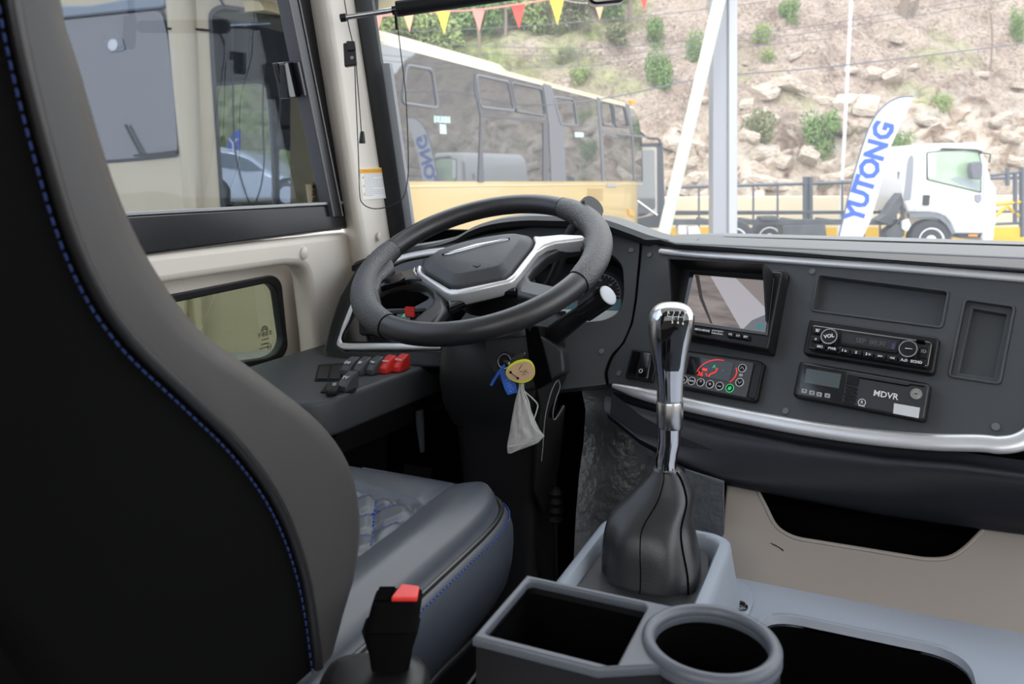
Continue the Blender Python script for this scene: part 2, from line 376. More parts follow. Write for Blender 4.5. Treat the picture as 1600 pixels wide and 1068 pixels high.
plate('bracket_body', PB, [(536, 67), (554, 66), (557, 101), (538, 104)], -.02, 0, M['blackp'], fit, r=.003, bev=.002)
plate('bracket_lug', PB, [(541, 64), (554, 64), (556, 78), (542, 79)], 0, .008, M['blackp'], fit, r=.002, bev=.001)
disc('screw', PB, (550, 90), .0035, 0, .003, M['gloss'], fit)
wt = thing('cord_weight', 'black pull weight hanging on a short cord beside the pillar sticker', 'pull weight', W(566, 220, 1.58))
tube('cord', cr_pts([W(555, 80, 1.57), W(558, 120, 1.57), W(562, 170, 1.57), W(565, 210, 1.57)], 5), .0011, cordm, wt, n=5)
loft('weight', [ell(W(566, y_, 1.57), (1, 0, 0), (0, 1, 0), r_, r_, 16) for y_, r_ in ((205, .003), (208, .0042), (222, .0065), (224, .0060))], M['blackp'], wt)
# sticker on the pillar
sk = thing('warning_sticker', 'white safety sticker with an orange heading on the beige pillar', 'sticker', hitX(583, 288, XW+.05))
hs = [hitX(561, 262, XW+.048), hitX(602, 261, XW+.055), hitX(610, 310, XW+.055), hitX(568, 314, XW+.048)]
Ust = (hs[1]-hs[0]); PK = Pl(hs[0]-Vector((0, .004, 0)), Ust, hs[0]-hs[3])
plate('paper', PK, [(562, 263), (603, 261.5), (609, 309), (567, 312)], -.004, .0012, mat('white_sticker', (.82, .82, .80), .5), sk)
plate('heading_band', PK, [(562.4, 264), (603, 262.3), (604, 269.5), (563.3, 271)], .0012, .0016, mat('orange_band', (.85, .42, .02), .5), sk)
bm = bmesh.new()
def pbar(x0, y0, x1, y1, t=.0011, h=.0014):
    a_ = PK.hit(x0, y0); b_ = PK.hit(x1, y1); d_ = Vector((b_[0]-a_[0], b_[1]-a_[1])); L = d_.length; an = math.atan2(d_.y, d_.x)
    m4 = PK.M() @ Matrix.Translation(((a_[0]+b_[0])/2, (a_[1]+b_[1])/2, h)) @ Matrix.Rotation(an, 4, 'Z')
    box_bm(bm, (0, 0, 0), (L, t, .0004), m4)
for i in range(13):
    yy = 272.6+i*2.75; x = 568+i*.22; x1_ = (599+i*.35) if i not in (2, 8, 12) else 583
    while x < x1_:
        L = random.uniform(2.5, 5.5); pbar(x, yy-(x-568)*.04, min(x+L, x1_), yy-(min(x+L, x1_)-568)*.04); x += L+random.uniform(.8, 1.4)
bfin('printed_lines', bm, mat('pale_print', (.42, .44, .52), .6), sk, kind='stuff', smooth=False)
bm = bmesh.new()
x = 566
while x < 600:
    L = random.uniform(2, 5); pbar(x, 267.4-(x-566)*.045, x+L, 267.4-(x+L-566)*.045, .0018, .0018); x += L+1
bfin('heading_print', bm, mat('brown_print', (.55, .25, .02), .6), sk, kind='stuff', smooth=False)
for yy in (277, 290, 303):
    c = PK.off(.0016).hit(567.5+(yy-277)*.08, yy); plate('triangle_mark', PK, [(c[0]-.003, c[1]-.0025), (c[0]+.003, c[1]-.0025), (c[0], c[1]+.003)], .0012, .0018, mat('amber_mark', (.8, .45, .05), .5), sk, px=False)
# mirror edge at the top
im = thing('interior_mirror', 'black lower edge of a mirror at the top of the windscreen', 'mirror', W(945, -20, 1.5))
PM = Pl(W(945, -10, 1.5), cdir(1, 0), (0, 0, 1))
plate('mirror_housing', PM, [(912, -60), (980, -60), (976, 3), (930, 7), (920, 2)], -.03, 0, M['gloss'], im, r=.012, bev=.004)
plate('mirror_glass', PM, [(916, -57), (976, -57), (971, -1), (930, 3), (924, -2)], 0, .001, M['chrome'], im, r=.01)
tube('mirror_arm', [PM.pt(0, .05, -.03), PM.pt(.02, .30, -.02)], .008, M['blackp'], im)
# ================================================================== dashboard
PI = Pl((-.39, 1.38, Z(-.22)), (1, 0, 0), (0, .53, .848))
t32 = math.radians(32); nh = cdir(-.70, -.71).normalized()
PD = Pl(W(1258, 522, 1.19), cdir(.71, -.70), Vector((0, 0, 1))*math.cos(t32)-nh*math.sin(t32))
db = thing('dashboard', 'wraparound black dashboard with silver trim strips and a hooded cluster', 'dashboard', (-.2, 1.35, Z(-.3)))
# --- face panels
seam = [(1003, 372), (999, 420), (994, 470), (988, 505), (975, 535), (957, 556), (948, 580), (950, 600)]
low = [(1000, 612), (1070, 628), (1150, 643), (1250, 663), (1350, 677), (1450, 688), (1530, 692)]
tray1 = [(1279, 429), (1482.6, 455), (1471.5, 512), (1268, 485)]
tray2 = [(1508, 467.5), (1585.4, 478.7), (1562, 599.6), (1482.6, 587.5)]
sunkm = M['dash']
rt = PD.off(0).hits([(1600, 665)])
face = plate('right_face', PD, PD.hits(seam+low)+[(PD.hit(1530, 692)[0]+.09, PD.hit(1530, 692)[1]+.035), (PD.hit(1600, 432)[0]+.09, PD.hit(1600, 432)[1]+.0), PD.hit(1600, 428), PD.hit(1300, 400), PD.hit(1030, 383)], -.02, 0, M['dash'], db, holes=[rpoly(PD.hits(tray1), .006), rpoly(PD.hits(tray2), .004)], px=False, bev=.0025)
plate('tray_floor', PD, [(1266, 420), (1490, 445), (1480, 520), (1255, 495)], -.035, -.014, M['dash'], db)
plate('tray_floor', PD, [(1495, 455), (1595, 470), (1575, 610), (1470, 600)], -.035, -.016, M['dash'], db)
P1 = PD.off(-.008); t2 = PD.hits(tray2); cxx = sum(p[0] for p in t2)/4; cyy = sum(p[1] for p in t2)/4
ins = lambda L, s: [(x-s if x > cxx else x+s, y-s if y > cyy else y+s) for x, y in L]
plate('tray_ledge', PD, t2, -.018, -.006, M['dash'], db, holes=[ins(t2, .009)], px=False, bev=.001)
for L in (tray1, tray2):
    Q = [PD.pt(u, v, .0005) for u, v in rpoly(PD.hits(L), .006)]
    tube('tray_lip', Q, .0016, M['dash'], db, n=8, cyc=True)
# driver side face with cluster opening
P0 = PI
cl = [(700, 505), (690, 470), (700, 430), (760, 408), (860, 392), (930, 390), (958, 398), (973, 415), (975, 463), (967, 488), (945, 500), (850, 508)]
left_edge = [(948, 600), (945, 582), (955, 556), (973, 535), (986, 505), (992, 470), (997, 420), (1001, 372), (940, 352), (860, 350), (760, 365), (690, 384), (640, 392), (600, 408), (570, 425), (528, 540), (560, 560), (690, 550), (720, 600), (860, 610)]
plate('driver_face', PI, left_edge, -.02, 0, M['dash'], db, holes=[rpoly(PI.hits(cl), .015)], hu=True, bev=.002)
sm = cr_pts([PI.hit3(*p) for p in [(1002, 374), (998, 420), (993, 470), (987, 505), (974, 535), (956, 556), (946.5, 582), (949, 600)]], 5)
tube('panel_seam', sm, .0018, M['shade_ink_black'], db, n=6)
# --- cluster
ic = thing('instrument_cluster', 'round dial instrument cluster behind the steering wheel', 'gauge cluster', PI.hit3(850, 450))
plate('backing', PI, [(680, 520), (670, 400), (980, 380), (985, 510)], -.075, -.055, M['blackm'], ic)
loft('shroud', [[PI.pt(u, v, h_) for u, v in rpoly(PI.hits(cl), .015)] for h_ in (-.001, -.056)], M['blackm'], ic, cap=(False, False))
PC = PI.off(-.032)
c0 = PC.hit(914, 476)
dk = mat('dial_face', (.008, .009, .011), .3)
for ci, (cpx, nm_) in enumerate((((934, 461), 'right'), ((800, 455), 'left'))):
    c = PC.hit(*cpx)
    disc('dial', PC, c, .050, -.012, 0, dk, ic, uv=True, n=40)
    plate('dial_ring', PC, [(c[0]+.043*math.cos(math.radians(a)), c[1]+.043*math.sin(math.radians(a))) for a in range(-50, 231, 8)]+[(c[0]+.0422*math.cos(math.radians(a)), c[1]+.0422*math.sin(math.radians(a))) for a in range(230, -51, -8)], 0, .001, M['grey'], ic, px=False, smooth=False)
    bm = bmesh.new()
    for k in range(25):
        an = math.radians(225-k*11.25); L = .007 if k % 4 == 0 else .004
        m4 = PC.M() @ Matrix.Translation((c[0], c[1], .0012)) @ Matrix.Rotation(an, 4, 'Z')
        box_bm(bm, (.0415-L/2, 0, 0), (L, .0011, .0006), m4)
    bfin('tick_marks', bm, M['grey'], ic, kind='stuff', smooth=False)
    for k, s_ in enumerate(('0', '20', '40', '60', '80', '100', '120') if ci == 0 else ('0', '5', '10', '15', '20', '25', '30')):
        an = math.radians(225-k*45); text(s_, PC, (c[0]+.030*math.cos(an), c[1]+.030*math.sin(an)), .0065, M['grey'], ic, px=False, h=.0012, name='dial_number')
    text('km/h' if ci == 0 else 'x100r/min', PC, (c[0], c[1]+.014), .005, M['grey'], ic, px=False, h=.0012)
    an = math.radians(232); m4 = PC.M() @ Matrix.Translation((c[0], c[1], .003)) @ Matrix.Rotation(an, 4, 'Z')
    box('needle', (.016, 0, 0), (.034, .0014, .001), M['red'], ic, M=m4)
tealm = mat('lens_glare_pale', (.50, .60, .63), .35)
plate('lens_glare', PI, [(862, 482), (970, 485), (967, 492), (957, 500), (930, 503), (862, 508)], -.052, -.022, mat('lens_glare_white', (.72, .75, .76), .3), ic, r=.003, bev=.002)  # reflection on the cluster lens, painted white
plate('teal_glare', PI, [(862, 468), (920, 474), (971, 466), (972, 486), (862, 483)], -.052, -.026, mat('lens_glare_teal', (.10, .21, .25), .3), ic, r=.003, bev=.001)  # reflection on the cluster lens, painted teal
plate('menu_button', PI, [(866, 486), (884, 485), (884, 493), (866, 494)], 0, .004, M['blackp'], db, r=.003, bev=.001)
# --- hood over the cluster and top pad
hood = [(575, 403), (600, 394), (642, 383), (694, 374), (731, 363), (756, 349), (787, 339), (833, 333), (877, 333), (926, 334), (951, 337), (972, 343), (1000, 353), (1025, 362), (1052, 368.5), (1090, 373.5)]
fr = []; 
for i, (x, y) in enumerate(hood):
    t = i/(len(hood)-1); Yf = 1.47+.09*math.sin(math.pi*min(1, t*1.0)) if False else 1.50
    p = hitY(x, y, Yf)
    fr.append(p)
fr = cr_pts(fr, 4); rings = []
for p in fr:
    lo_ = PI.off(0); q = Vector((p.x, 0, 0))
    # lower front edge sits on the driver face
    zf = min(p.z-.012, Z(-.085)); 
    k = Vector((p.x, 1.38+(zf-Z(-.22))*.625, zf))
    rings.append([Vector((p.x, 1.66, p.z-.03)), Vector((p.x, 1.55, p.z-.004)), p, p+Vector((0, -.045, -.004)), p+Vector((0, -.062, -.012)), p+Vector((0, -.060, -.022)), p+Vector((0, -.03, -.030)), Vector((p.x, max(k.y+.02, 1.43), min(p.z-.034, k.z)))])
hoodm = mat('hood_plastic', (.010, .011, .012), .5, bump=.2, bs=1300, vor=True, spec=.3)
loft('cluster_hood', [r_[3:] for r_ in rings], hoodm, db, cyc=False, fix=False, ang=60)
loft('hood_top', [r_[:4] for r_ in rings], M['dashtop'], db, cyc=False, fix=False, ang=60)  # hood top coloured lighter for the window light on it
st = []
stx = [1000, 1030, 1056, 1100, 1150, 1220, 1300, 1380, 1450, 1530, 1600, 1660, 1720]
Yb = lambda x: 1.60-.00*x
for x in stx:
    t = (x-1030)/570
    yc = 390+t*40 if x > 1030 else 384; yl = 380+max(0, t)*22
    l1 = PD.off(.002).hit3(x, yc-4)
    l2 = PD.off(.012).hit3(x, yc-10); 
    l3 = hitz(x, 378+max(0, t)*24 if x >= 1056 else 372, -.108)
    # slope the lip from the strip up to the top
    mid = (l2+l3)/2+Vector((0, -.012, .0))
    back = l3+Vector((0, .0, .0)); u_ = Vector((l3.x*.2, 1, 0))
    yb_ = 1.78
    st.append([l1, l2, mid, l3+Vector((0, -.004, -.002)), l3+Vector((0, .01, .0012)), Vector((l3.x+.02, l3.y+.10, Z(-.1085))), Vector((l3.x+.1, yb_-.15*max(0, l3.x), Z(-.112)))])
loft('pad_lip', [cr_pts(r_[:4], 3) for r_ in st], mat('lip_shade_plastic', (.030, .033, .036), .5, bump=.2, bs=1300, vor=True), db, cyc=False, fix=False, ang=60)  # lip coloured darker than the top for the shade on its upright side
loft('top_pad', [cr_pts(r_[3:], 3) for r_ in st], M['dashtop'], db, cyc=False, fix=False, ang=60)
# --- silver strips
def strip(name, pts, r, pl, h=.002, m_=None, parent=None, sx=.55):
    P = cr_pts([pl.off(h).hit3(*p) for p in pts], 8)
    rr = r
    return tube(name, P, rr, m_ or M['silver'], parent or db, n=16, up=pl.N, sx=sx)
endp = PD.off(.002)
up_ = [endp.hit3(*p) for p in [(1030, 391), (1040, 393), (1100, 398), (1200, 404), (1300, 411), (1400, 418), (1500, 426), (1600, 434)]]
up_.append(up_[-1]+(up_[-1]-up_[-2])*1.0); U_ = cr_pts(up_, 6)
tube('upper_silver_strip', U_, [.0025 if i < 3 else .0052+min(.0012, i*.0001) for i in range(len(U_))], M['silver'], db, n=16, up=PD.N, sx=.6)
lowp = [endp.hit3(*p) for p in [(957, 602), (975, 607), (1000, 614), (1070, 631), (1150, 648), (1250, 667), (1350, 681), (1450, 690), (1530, 692)]]
u0, v0 = endp.hit(1530, 692)
lowp += [endp.pt(u0+a_, v0+b_) for a_, b_ in ((.022, .003), (.042, .012), (.056, .030), (.062, .060), (.064, .13), (.064, .2))]
Lw = cr_pts(lowp, 6); nL = len(Lw)
tube('lower_silver_strip', Lw, [.003+min(1, i/14)*.0078 for i in range(nL)], M['silver'], db, n=18, up=PD.N, sx=.55)
ZD = -.505
PKk = Pl((.3, 1.055, Z(ZD)), (1, 0, 0), Vector((0, .10, .13)))
# --- lower padded section under the strip
rows = []
padb = [(950, 650), (1000, 690), (1060, 722), (1130, 752), (1250, 776), (1380, 800), (1500, 817), (1600, 830), (1680, 842)]
for i, (x, y) in enumerate(padb):
    tt = i/(len(padb)-1); Yp = 1.20-.06*tt
    b_ = PKk.off(.012).hit3(x, y)
    # matching point of the strip
    best = min(Lw[:nL-24], key=lambda p: abs((p-CAM).dot(cdir(1, 0))/(p-CAM).dot(cdir(0, 1))-(x-800)/F)) if x < 1590 else Lw[nL-30]+Vector((.05*(i-6), -.02*(i-6), 0))
    a_ = best-PD.V*.008-PD.N*.004
    c_ = a_+Vector((0, -.006, -.012)); d_ = a_*.72+b_*.28+Vector((0, -.030, .010)); e_ = a_*.35+b_*.65+Vector((0, -.028, .004))
    rows.append([a_+PD.N*-.004, c_, d_, e_, b_+Vector((0, -.006, .006)), b_+Vector((0, .006, -.004)), b_+Vector((0, .02, .03))])
loft('lower_pad', [cr_pts(r_, 4) for r_ in rows], mat('navy_black_pad', (.008, .009, .013), .5, bump=.2, bs=1300, vor=True, spec=.25), db, cyc=False, fix=False, ang=70)
# --- screw caps
for pl_, (x, y) in [(PD, (967, 582)), (PD, (1227, 641)), (PD, (1014.7, 397.5)), (PD, (1269, 423)), (PD, (1555.8, 665.5)), (PI, (986, 390)), (PI, (940, 548)), (PI, (608, 424)), (PI, (549, 521))]:
    ringp('screw_cap_ring', pl_, (x, y), .0062, .0050, 0, .0012, M['dash'], db, bev=.0004)
    disc('screw_cap', pl_, (x, y), .0048, 0, .0008, M['dashtop'], db, bev=.0003)
# --- left pod
sur = [(575, 396), (553, 422), (530, 462), (512, 515), (504, 548), (510, 563), (560, 574), (690, 574)]
inn = [(608, 414), (570, 440), (552, 472), (541, 505), (530, 527), (537, 539), (600, 537), (690, 533)]
plate('left_surround', PI, sur+[(700, 546), (600, 549), (537, 547), (524, 536), (536, 500), (552, 462), (574, 426), (600, 412)], -.03, .018, M['blackp'], db, bev=.006)
strip('left_silver_frame', [(700, 391), (660, 396), (625, 404), (603, 416), (570, 440), (552, 470), (541, 500), (530, 523), (530, 536), (540, 541), (600, 541), (690, 541)], .0068, PI, h=.010, sx=.6)
plate('left_pod_panel', PI, [(600, 420), (640, 405), (705, 396), (705, 535), (538, 533), (536, 525)], .0, .006, M['gloss'], db)
plate('left_pod_recess', PI, [(560, 492), (655, 484), (668, 524), (561, 522)], .006, .010, M['blackm'], db, r=.006, bev=.002)
plate('left_pod_frame', PI, [(561, 488), (664, 480), (668, 486), (562, 494)], .008, .014, M['blackp'], db, bev=.002)
plate('warning_display', PI, [(620, 486), (640, 485), (641, 500), (621, 502)], .010, .012, M['lcdd'], db)
text('A', PI, (631, 493), .012, M['greenl'], db, h=.0125); 
for k in range(3): box('hazard_bar', PI.pt(PI.hit(646, 484+k*5)[0], PI.hit(646, 486+k*5)[1], .013), (.020, .006, .006), M['red'], db)
for (x, y) in ((574, 488), (586, 487)): pass
plate('air_outlet', PI, [(575, 455), (640, 440), (670, 462), (640, 478), (580, 480)], .006, .012, M['shade_ink_black'], db, r=.01, bev=.003)
# --- side shelf with rocker switches
zs = -.34
def shp(x, y, z=zs): return hitz(x, y, z)
sh = [Vector((-1.045, .98, Z(zs))), Vector((-.79, 1.0, Z(zs))), Vector((-.765, 1.04, Z(zs))), Vector((-.745, 1.32, Z(zs))), Vector((-.742, 1.42, Z(zs))), Vector((-1.045, 1.42, Z(zs)))]
PSf = Pl((-.9, 1.3, Z(zs)), (1, 0, 0), (0, 1, 0))
shuv = [(p.x+.9, p.y-1.3) for p in sh]
sf = thing('side_console', 'dark side shelf carrying rocker switches beside the beige wall', 'switch console', PSf.pt(0, 0))
plate('shelf_body', PSf, rpoly(shuv, [.02, .03, .03, .01, .01, .01]), -.06, 0, M['dash'], sf, px=False, bev=.008)
struct_skirt = loft('shelf_skirt', [[Vector((-1.045, .99, Z(zs-.055))), Vector((-.768, 1.05, Z(zs-.055))), Vector((-.750, 1.4, Z(zs-.055))), Vector((-1.045, 1.4, Z(zs-.055)))], [Vector((-1.045, 1.02, Z(zs-.105))), Vector((-.79, 1.08, Z(zs-.105))), Vector((-.775, 1.4, Z(zs-.115))), Vector((-1.045, 1.4, Z(zs-.105)))]], M['blackm'], sf)
plate('switch_bezel', PSf, [(497, 569), (537, 566), (533, 594), (491, 594)], 0, .002, M['blackm'], sf, r=.003, bev=.001)
plate('blank_cover', PSf, [(500, 572), (517, 571), (512, 591), (495, 591)], .002, .004, M['blackp'], sf, r=.002, bev=.001)
plate('blank_cover', PSf, [(519, 571), (535, 570), (531, 591), (514, 591)], .002, .004, M['blackp'], sf, r=.002, bev=.001)
plate('switch_bezel', PSf, [(512, 597), (560, 590), (556, 611), (500, 612)], 0, .002, M['blackm'], sf, r=.003, bev=.001)
rk = mat('switch_black', (.060, .064, .070), .4)
def rocker(x, y, col, icon, lab_, grp='rocker switches on the side shelf', wpx=18):
    PSs = PSf.off(.012); u, v = PSs.hit(x, y); 
    t = thing('rocker_switch', lab_, 'switch', PSf.pt(u, v, .002), grp)
    rg = []
    for k in range(7):
        yy = -.5+k/6; hh = .010+.017*(yy+.5)+.004*(1-4*yy*yy)
        rg.append([PSf.pt(u-.0095, v+yy*.036, .001), PSf.pt(u-.0095, v+yy*.036, hh-.003), PSf.pt(u-.0075, v+yy*.036, hh), PSf.pt(u+.0075, v+yy*.036, hh), PSf.pt(u+.0095, v+yy*.036, hh-.003), PSf.pt(u+.0095, v+yy*.036, .001)])
    loft('rocker', rg, col, t, ang=50, bevel=.0008)
    PT_ = Pl(PSf.pt(u, v-.006, .0195), (1, 0, 0), (0, 1, .5)); text(icon, PT_, (0, 0), .009, M['white'] if col is rk else mat('pink_print', (.9, .5, .5), .5), t, px=False, h=.002, bold=.0002)
    return t
rocker(546.5, 573, rk, '◉' if 0 else 'D0', 'grey rocker switch leftmost in the upper row beside the blank covers')
rocker(565.8, 573, rk, 'III', 'grey rocker switch in the middle of the three grey upper ones')
rocker(585.3, 572, rk, '=o', 'grey rocker switch next to the red pair')
rocker(605, 570, M['red'], 'ooo', 'red rocker switch next to the grey ones on the side shelf')
rocker(625.5, 568, M['red'], '%oo', 'red rocker switch at the column end of the row')
rocker(543, 597, rk, 'TV', 'grey rocker switch printed TV in front of the upper row')
t = thing('rocker_switch', 'low flat black rocker switch beside the TV switch', 'switch', PSf.hit3(522, 600), 'rocker switches on the side shelf')
plate('rocker', PSf, [(512, 596), (531, 594), (528, 607), (509, 609)], .002, .012, M['blackp'], t, r=.003, bev=.002)
plate('lamp_window', PSf, [(520, 598), (526, 597.5), (525, 601), (519, 601.5)], .012, .013, M['grey'], t)

# ================================================================== devices in the right face
# monitor
mo = thing('reversing_monitor', 'hooded monitor showing a reversing camera picture beside the gear lever', 'monitor', PD.hit3(1140, 480))
hp = .030
plate('mounting_frame', PD, [(1054, 420), (1060, 414), (1226, 421), (1231, 428), (1203, 543), (1196, 548), (1044, 522), (1040, 515)], 0, .012, M['blackp'], mo, r=.006, bev=.003)
PDh = PD.off(hp)
scr = [(1084, 428.7), (1205, 438.7), (1195.6, 518.6), (1068, 500)]
body = [(1058, 412), (1222, 424), (1199, 546), (1040, 518)]
plate('housing', PD, body, 0, hp, M['blackp'], mo, holes=[PD.off(hp).hits([(1083, 430), (1204, 438), (1196, 520), (1066, 501)])] if 0 else [], r=.006, bev=.003)
PS_ = PD.off(hp)
plate('screen_bezel', PD, [(1078, 424), (1209, 434), (1199, 524), (1062, 505)], hp, hp+.002, M['gloss'], mo, bev=.001)
# reversing picture, a screen image: grey road, lighter strip, hose
def scrmat():
    m = mat('camera_picture', (.1, .1, .1), .3, spec=.2); t = m.node_tree; b = t.nodes['Principled BSDF']
    co = t.nodes.new('ShaderNodeTexCoord'); mp = t.nodes.new('ShaderNodeMapping'); n = t.nodes.new('ShaderNodeTexNoise'); n.inputs['Scale'].default_value = 18; n.inputs['Detail'].default_value = 6
    mp.inputs['Scale'].default_value = (1, 1, 6)
    r = t.nodes.new('ShaderNodeValToRGB'); r.color_ramp.elements[0].color = (.13, .11, .105, 1); r.color_ramp.elements[1].color = (.27, .235, .22, 1)
    r.color_ramp.elements[0].position = .3; r.color_ramp.elements[1].position = .7
    t.links.new(co.outputs['Object'], mp.inputs[0]); t.links.new(mp.outputs[0], n.inputs['Vector']); t.links.new(n.outputs['Fac'], r.inputs[0])
    t.links.new(r.outputs[0], b.inputs['Emission Color']); b.inputs['Emission Strength'].default_value = .8; b.inputs['Base Color'].default_value = (.02, .02, .02, 1); return m
sp = plate('screen', PD, scr, hp+.002, hp+.003, scrmat(), mo)
def em(n, c, s=1): return mat(n, (.02, .02, .02), .4, emit=c, es=s)
hh = hp+.0032
plate('picture_band', PD, [(1110, 431), (1150, 434.5), (1200, 485), (1196, 517), (1157, 512.5)], hp+.003, hh, em('picture_light', (.29, .28, .30)), mo, smooth=False)
plate('picture_patch', PD, [(1150, 434.5), (1204.5, 438.7), (1200, 484)], hp+.003, hh, em('picture_road', (.17, .145, .14)), mo, smooth=False)
plate('picture_hose', PD, [(1086, 429), (1092, 430), (1098, 465), (1113, 505), (1110, 505), (1093, 466)], hp+.003, hh+.0002, em('picture_dark', (.015, .01, .01)), mo, smooth=False)
plate('picture_corner', PD, [(1162, 513), (1175, 500), (1199, 490), (1196, 517.5)], hp+.003, hh+.0002, em('picture_shade', (.09, .10, .12)), mo, smooth=False)
plate('picture_mark', PD, [(1185, 506), (1192, 507), (1191, 514), (1184, 513)], hh, hh+.0003, em('picture_teal', (.0, .16, .13)), mo, smooth=False)
# hood: top and two sides standing out from the housing
hq = PS_.hits([(1058, 412), (1213, 423), (1206, 500), (1052, 485)])
tl_, tr_, brr, bl_ = hq
def fin_(name, a_, b_, ha, hb, th=.003, dv=(0, -1)):
    P4 = [PD.pt(a_[0], a_[1], 0), PD.pt(b_[0], b_[1], 0), PD.pt(b_[0], b_[1], hb), PD.pt(a_[0], a_[1], ha)]
    off = (PD.U*dv[0]+PD.V*dv[1])*th
    return loft(name, [P4, [p+off for p in P4]], M['blackp'], mo)
w_ = .020
fin_('hood_top', (tl_[0]+.004, tl_[1]-.006), (tr_[0]-.004, tr_[1]-.004), hp+.035, hp+.035, dv=(0, -1))
fin_('hood_side', (tr_[0]-.004, tr_[1]-.004), (brr[0]-.004, brr[1]-.005), hp+.035, hp+.004, dv=(-1, 0))
fin_('hood_side', (tl_[0]+.004, tl_[1]-.006), (bl_[0]+.004, bl_[1]-.01), hp+.035, hp+.004, dv=(1, 0))
for x, y, tt in ((1091, 514.5, 'MENU'), (1103, 516.3, 'MODE'), (1141, 522, 'VO'), (1153, 524, 'LO'), (1165, 526, 'SET')):
    plate('button', PD, [(x-5, y-4), (x+6, y-3), (x+5, y+5), (x-6, y+3.5)], hp, hp+.004, M['blackm'], mo, r=.002, bev=.001)
    text(tt, PD, (x, y), .0045, M['white'], mo, h=hp+.0046, bold=.0001)
plate('logo_plate', PD, [(1112, 514.5), (1131, 517.3), (1130, 523), (1111, 520.3)], hp, hp+.001, M['white'], mo, r=.002)
text('UNISONE', PD, (1121.2, 518.8), .0052, M['shade_ink_black'], mo, h=hp+.0014, bold=.0001)
# climate panel
clp = thing('climate_control_panel', 'climate panel with red lit display and round buttons under the monitor', 'control panel', PD.hit3(1130, 585))
plate('housing', PD, [(1064, 545), (1075, 547), (1187, 563), (1194, 568), (1182, 624), (1176, 627), (1060, 605)], 0, .010, M['blackp'], clp, r=.006, bev=.002)
plate('faceplate', PD, [(1064, 548), (1178, 566), (1166, 621), (1058, 601)], .010, .012, mat('panel_grey', (.055, .057, .060), .35, bump=.1, bs=900), clp, r=.003, bev=.001)
plate('end_cap', PD, [(1180, 567), (1191, 569), (1179, 623), (1168, 621)], .010, .013, M['blackp'], clp, r=.003, bev=.001)
plate('display', PD, [(1077.6, 556), (1146.5, 566.7), (1139.4, 595.4), (1072, 583.6)], .012, .0128, M['lcdd'], clp)
for k, (cx1, cy1, rr, a0, a1) in enumerate(((1120, 590, .036, 85, 172), (1128, 580, .024, -45, 30))):
    c = PD.off(.013).hit(cx1, cy1)
    P = [PD.pt(c[0]+rr*math.cos(math.radians(a0+(a1-a0)*i/14)), c[1]+rr*.8*math.sin(math.radians(a0+(a1-a0)*i/14)), .013) for i in range(15)]
    tube('lit_arc', P, .0006, M['redl'], clp, n=5)
text('36', PD, (1094, 584), .010, M['redl'], clp, h=.0132); text('°c', PD, (1103.5, 585), .006, M['redl'], clp, h=.0132)
plate('fan_symbol', PD, [(1098, 574.5), (1105, 575.8), (1104, 579.3), (1097, 578)], .0128, .0132, M['redl'], clp, smooth=False)
text('A', PD, (1116, 572.5), .008, M['greenl'], clp, h=.0132)
tube('seat_symbol', [PD.off(.0132).hit3(*p) for p in ((1121, 575), (1118, 581), (1110, 584), (1107, 588))], .0010, M['redl'], clp, n=5)
text('*', PD, (1129, 580), .010, M['grey'], clp, h=.0132)
for i, (x, y, s_) in enumerate(((1068, 592.5, 'o'), (1080.5, 594.8, 'AUTO'), (1094.5, 597, '*'), (1109, 600, '+'), (1124, 602.7, '~'), (1140, 606, '#'), (1159.7, 574.6, '∧'), (1155.5, 596.8, '∨'))):
    ringp('button_ring', PD, (x, y), .0066, .0056, .012, .0128, M['white'] if i != 5 else M['greenl'], clp, n=20, smooth=False)
    disc('button', PD, (x, y), .0055, .012, .0126, M['blackm'], clp, n=16)
    if s_ in '∧∨':
        c = PD.off(.013).hit(x, y); d = -.002 if s_ == '∧' else .002
        tube('button_mark', [PD.pt(c[0]-.003, c[1]+d, .0132), PD.pt(c[0], c[1]-d, .0132), PD.pt(c[0]+.003, c[1]+d, .0132)], .0005, M['white'], clp, n=4)
    else: text(s_, PD, (x, y), .0032 if len(s_) > 1 else .0085, M['white'] if i != 5 else M['greenl'], clp, h=.0129, name='button_mark', bold=.0002)
text('88', PD, (1157.6, 585.7), .006, M['white'], clp, h=.0125)
# heater switch left of the gear knob
hsw = thing('heated_mirror_switch', 'black rocker switch on a square plate left of the gear knob', 'switch', PD.hit3(1000, 570))
plate('switch_plate', PD, [(987, 544), (1028, 550), (1019, 597), (976, 589)], 0, .006, M['blackp'], hsw, r=.003, bev=.0015)
plate('blank_half', PD, [(989, 548), (1001, 550), (992, 588), (980, 586)], .006, .007, M['gloss'], hsw, r=.002)
plate('rocker', PD, [(1001, 552), (1008, 549), (1018, 552), (1011, 593), (995, 590)], .006, .015, M['gloss'], hsw, r=.006, bev=.003)
ringp('heater_symbol', PD, (1001, 579), .0035, .0026, .015, .0156, M['white'], hsw)
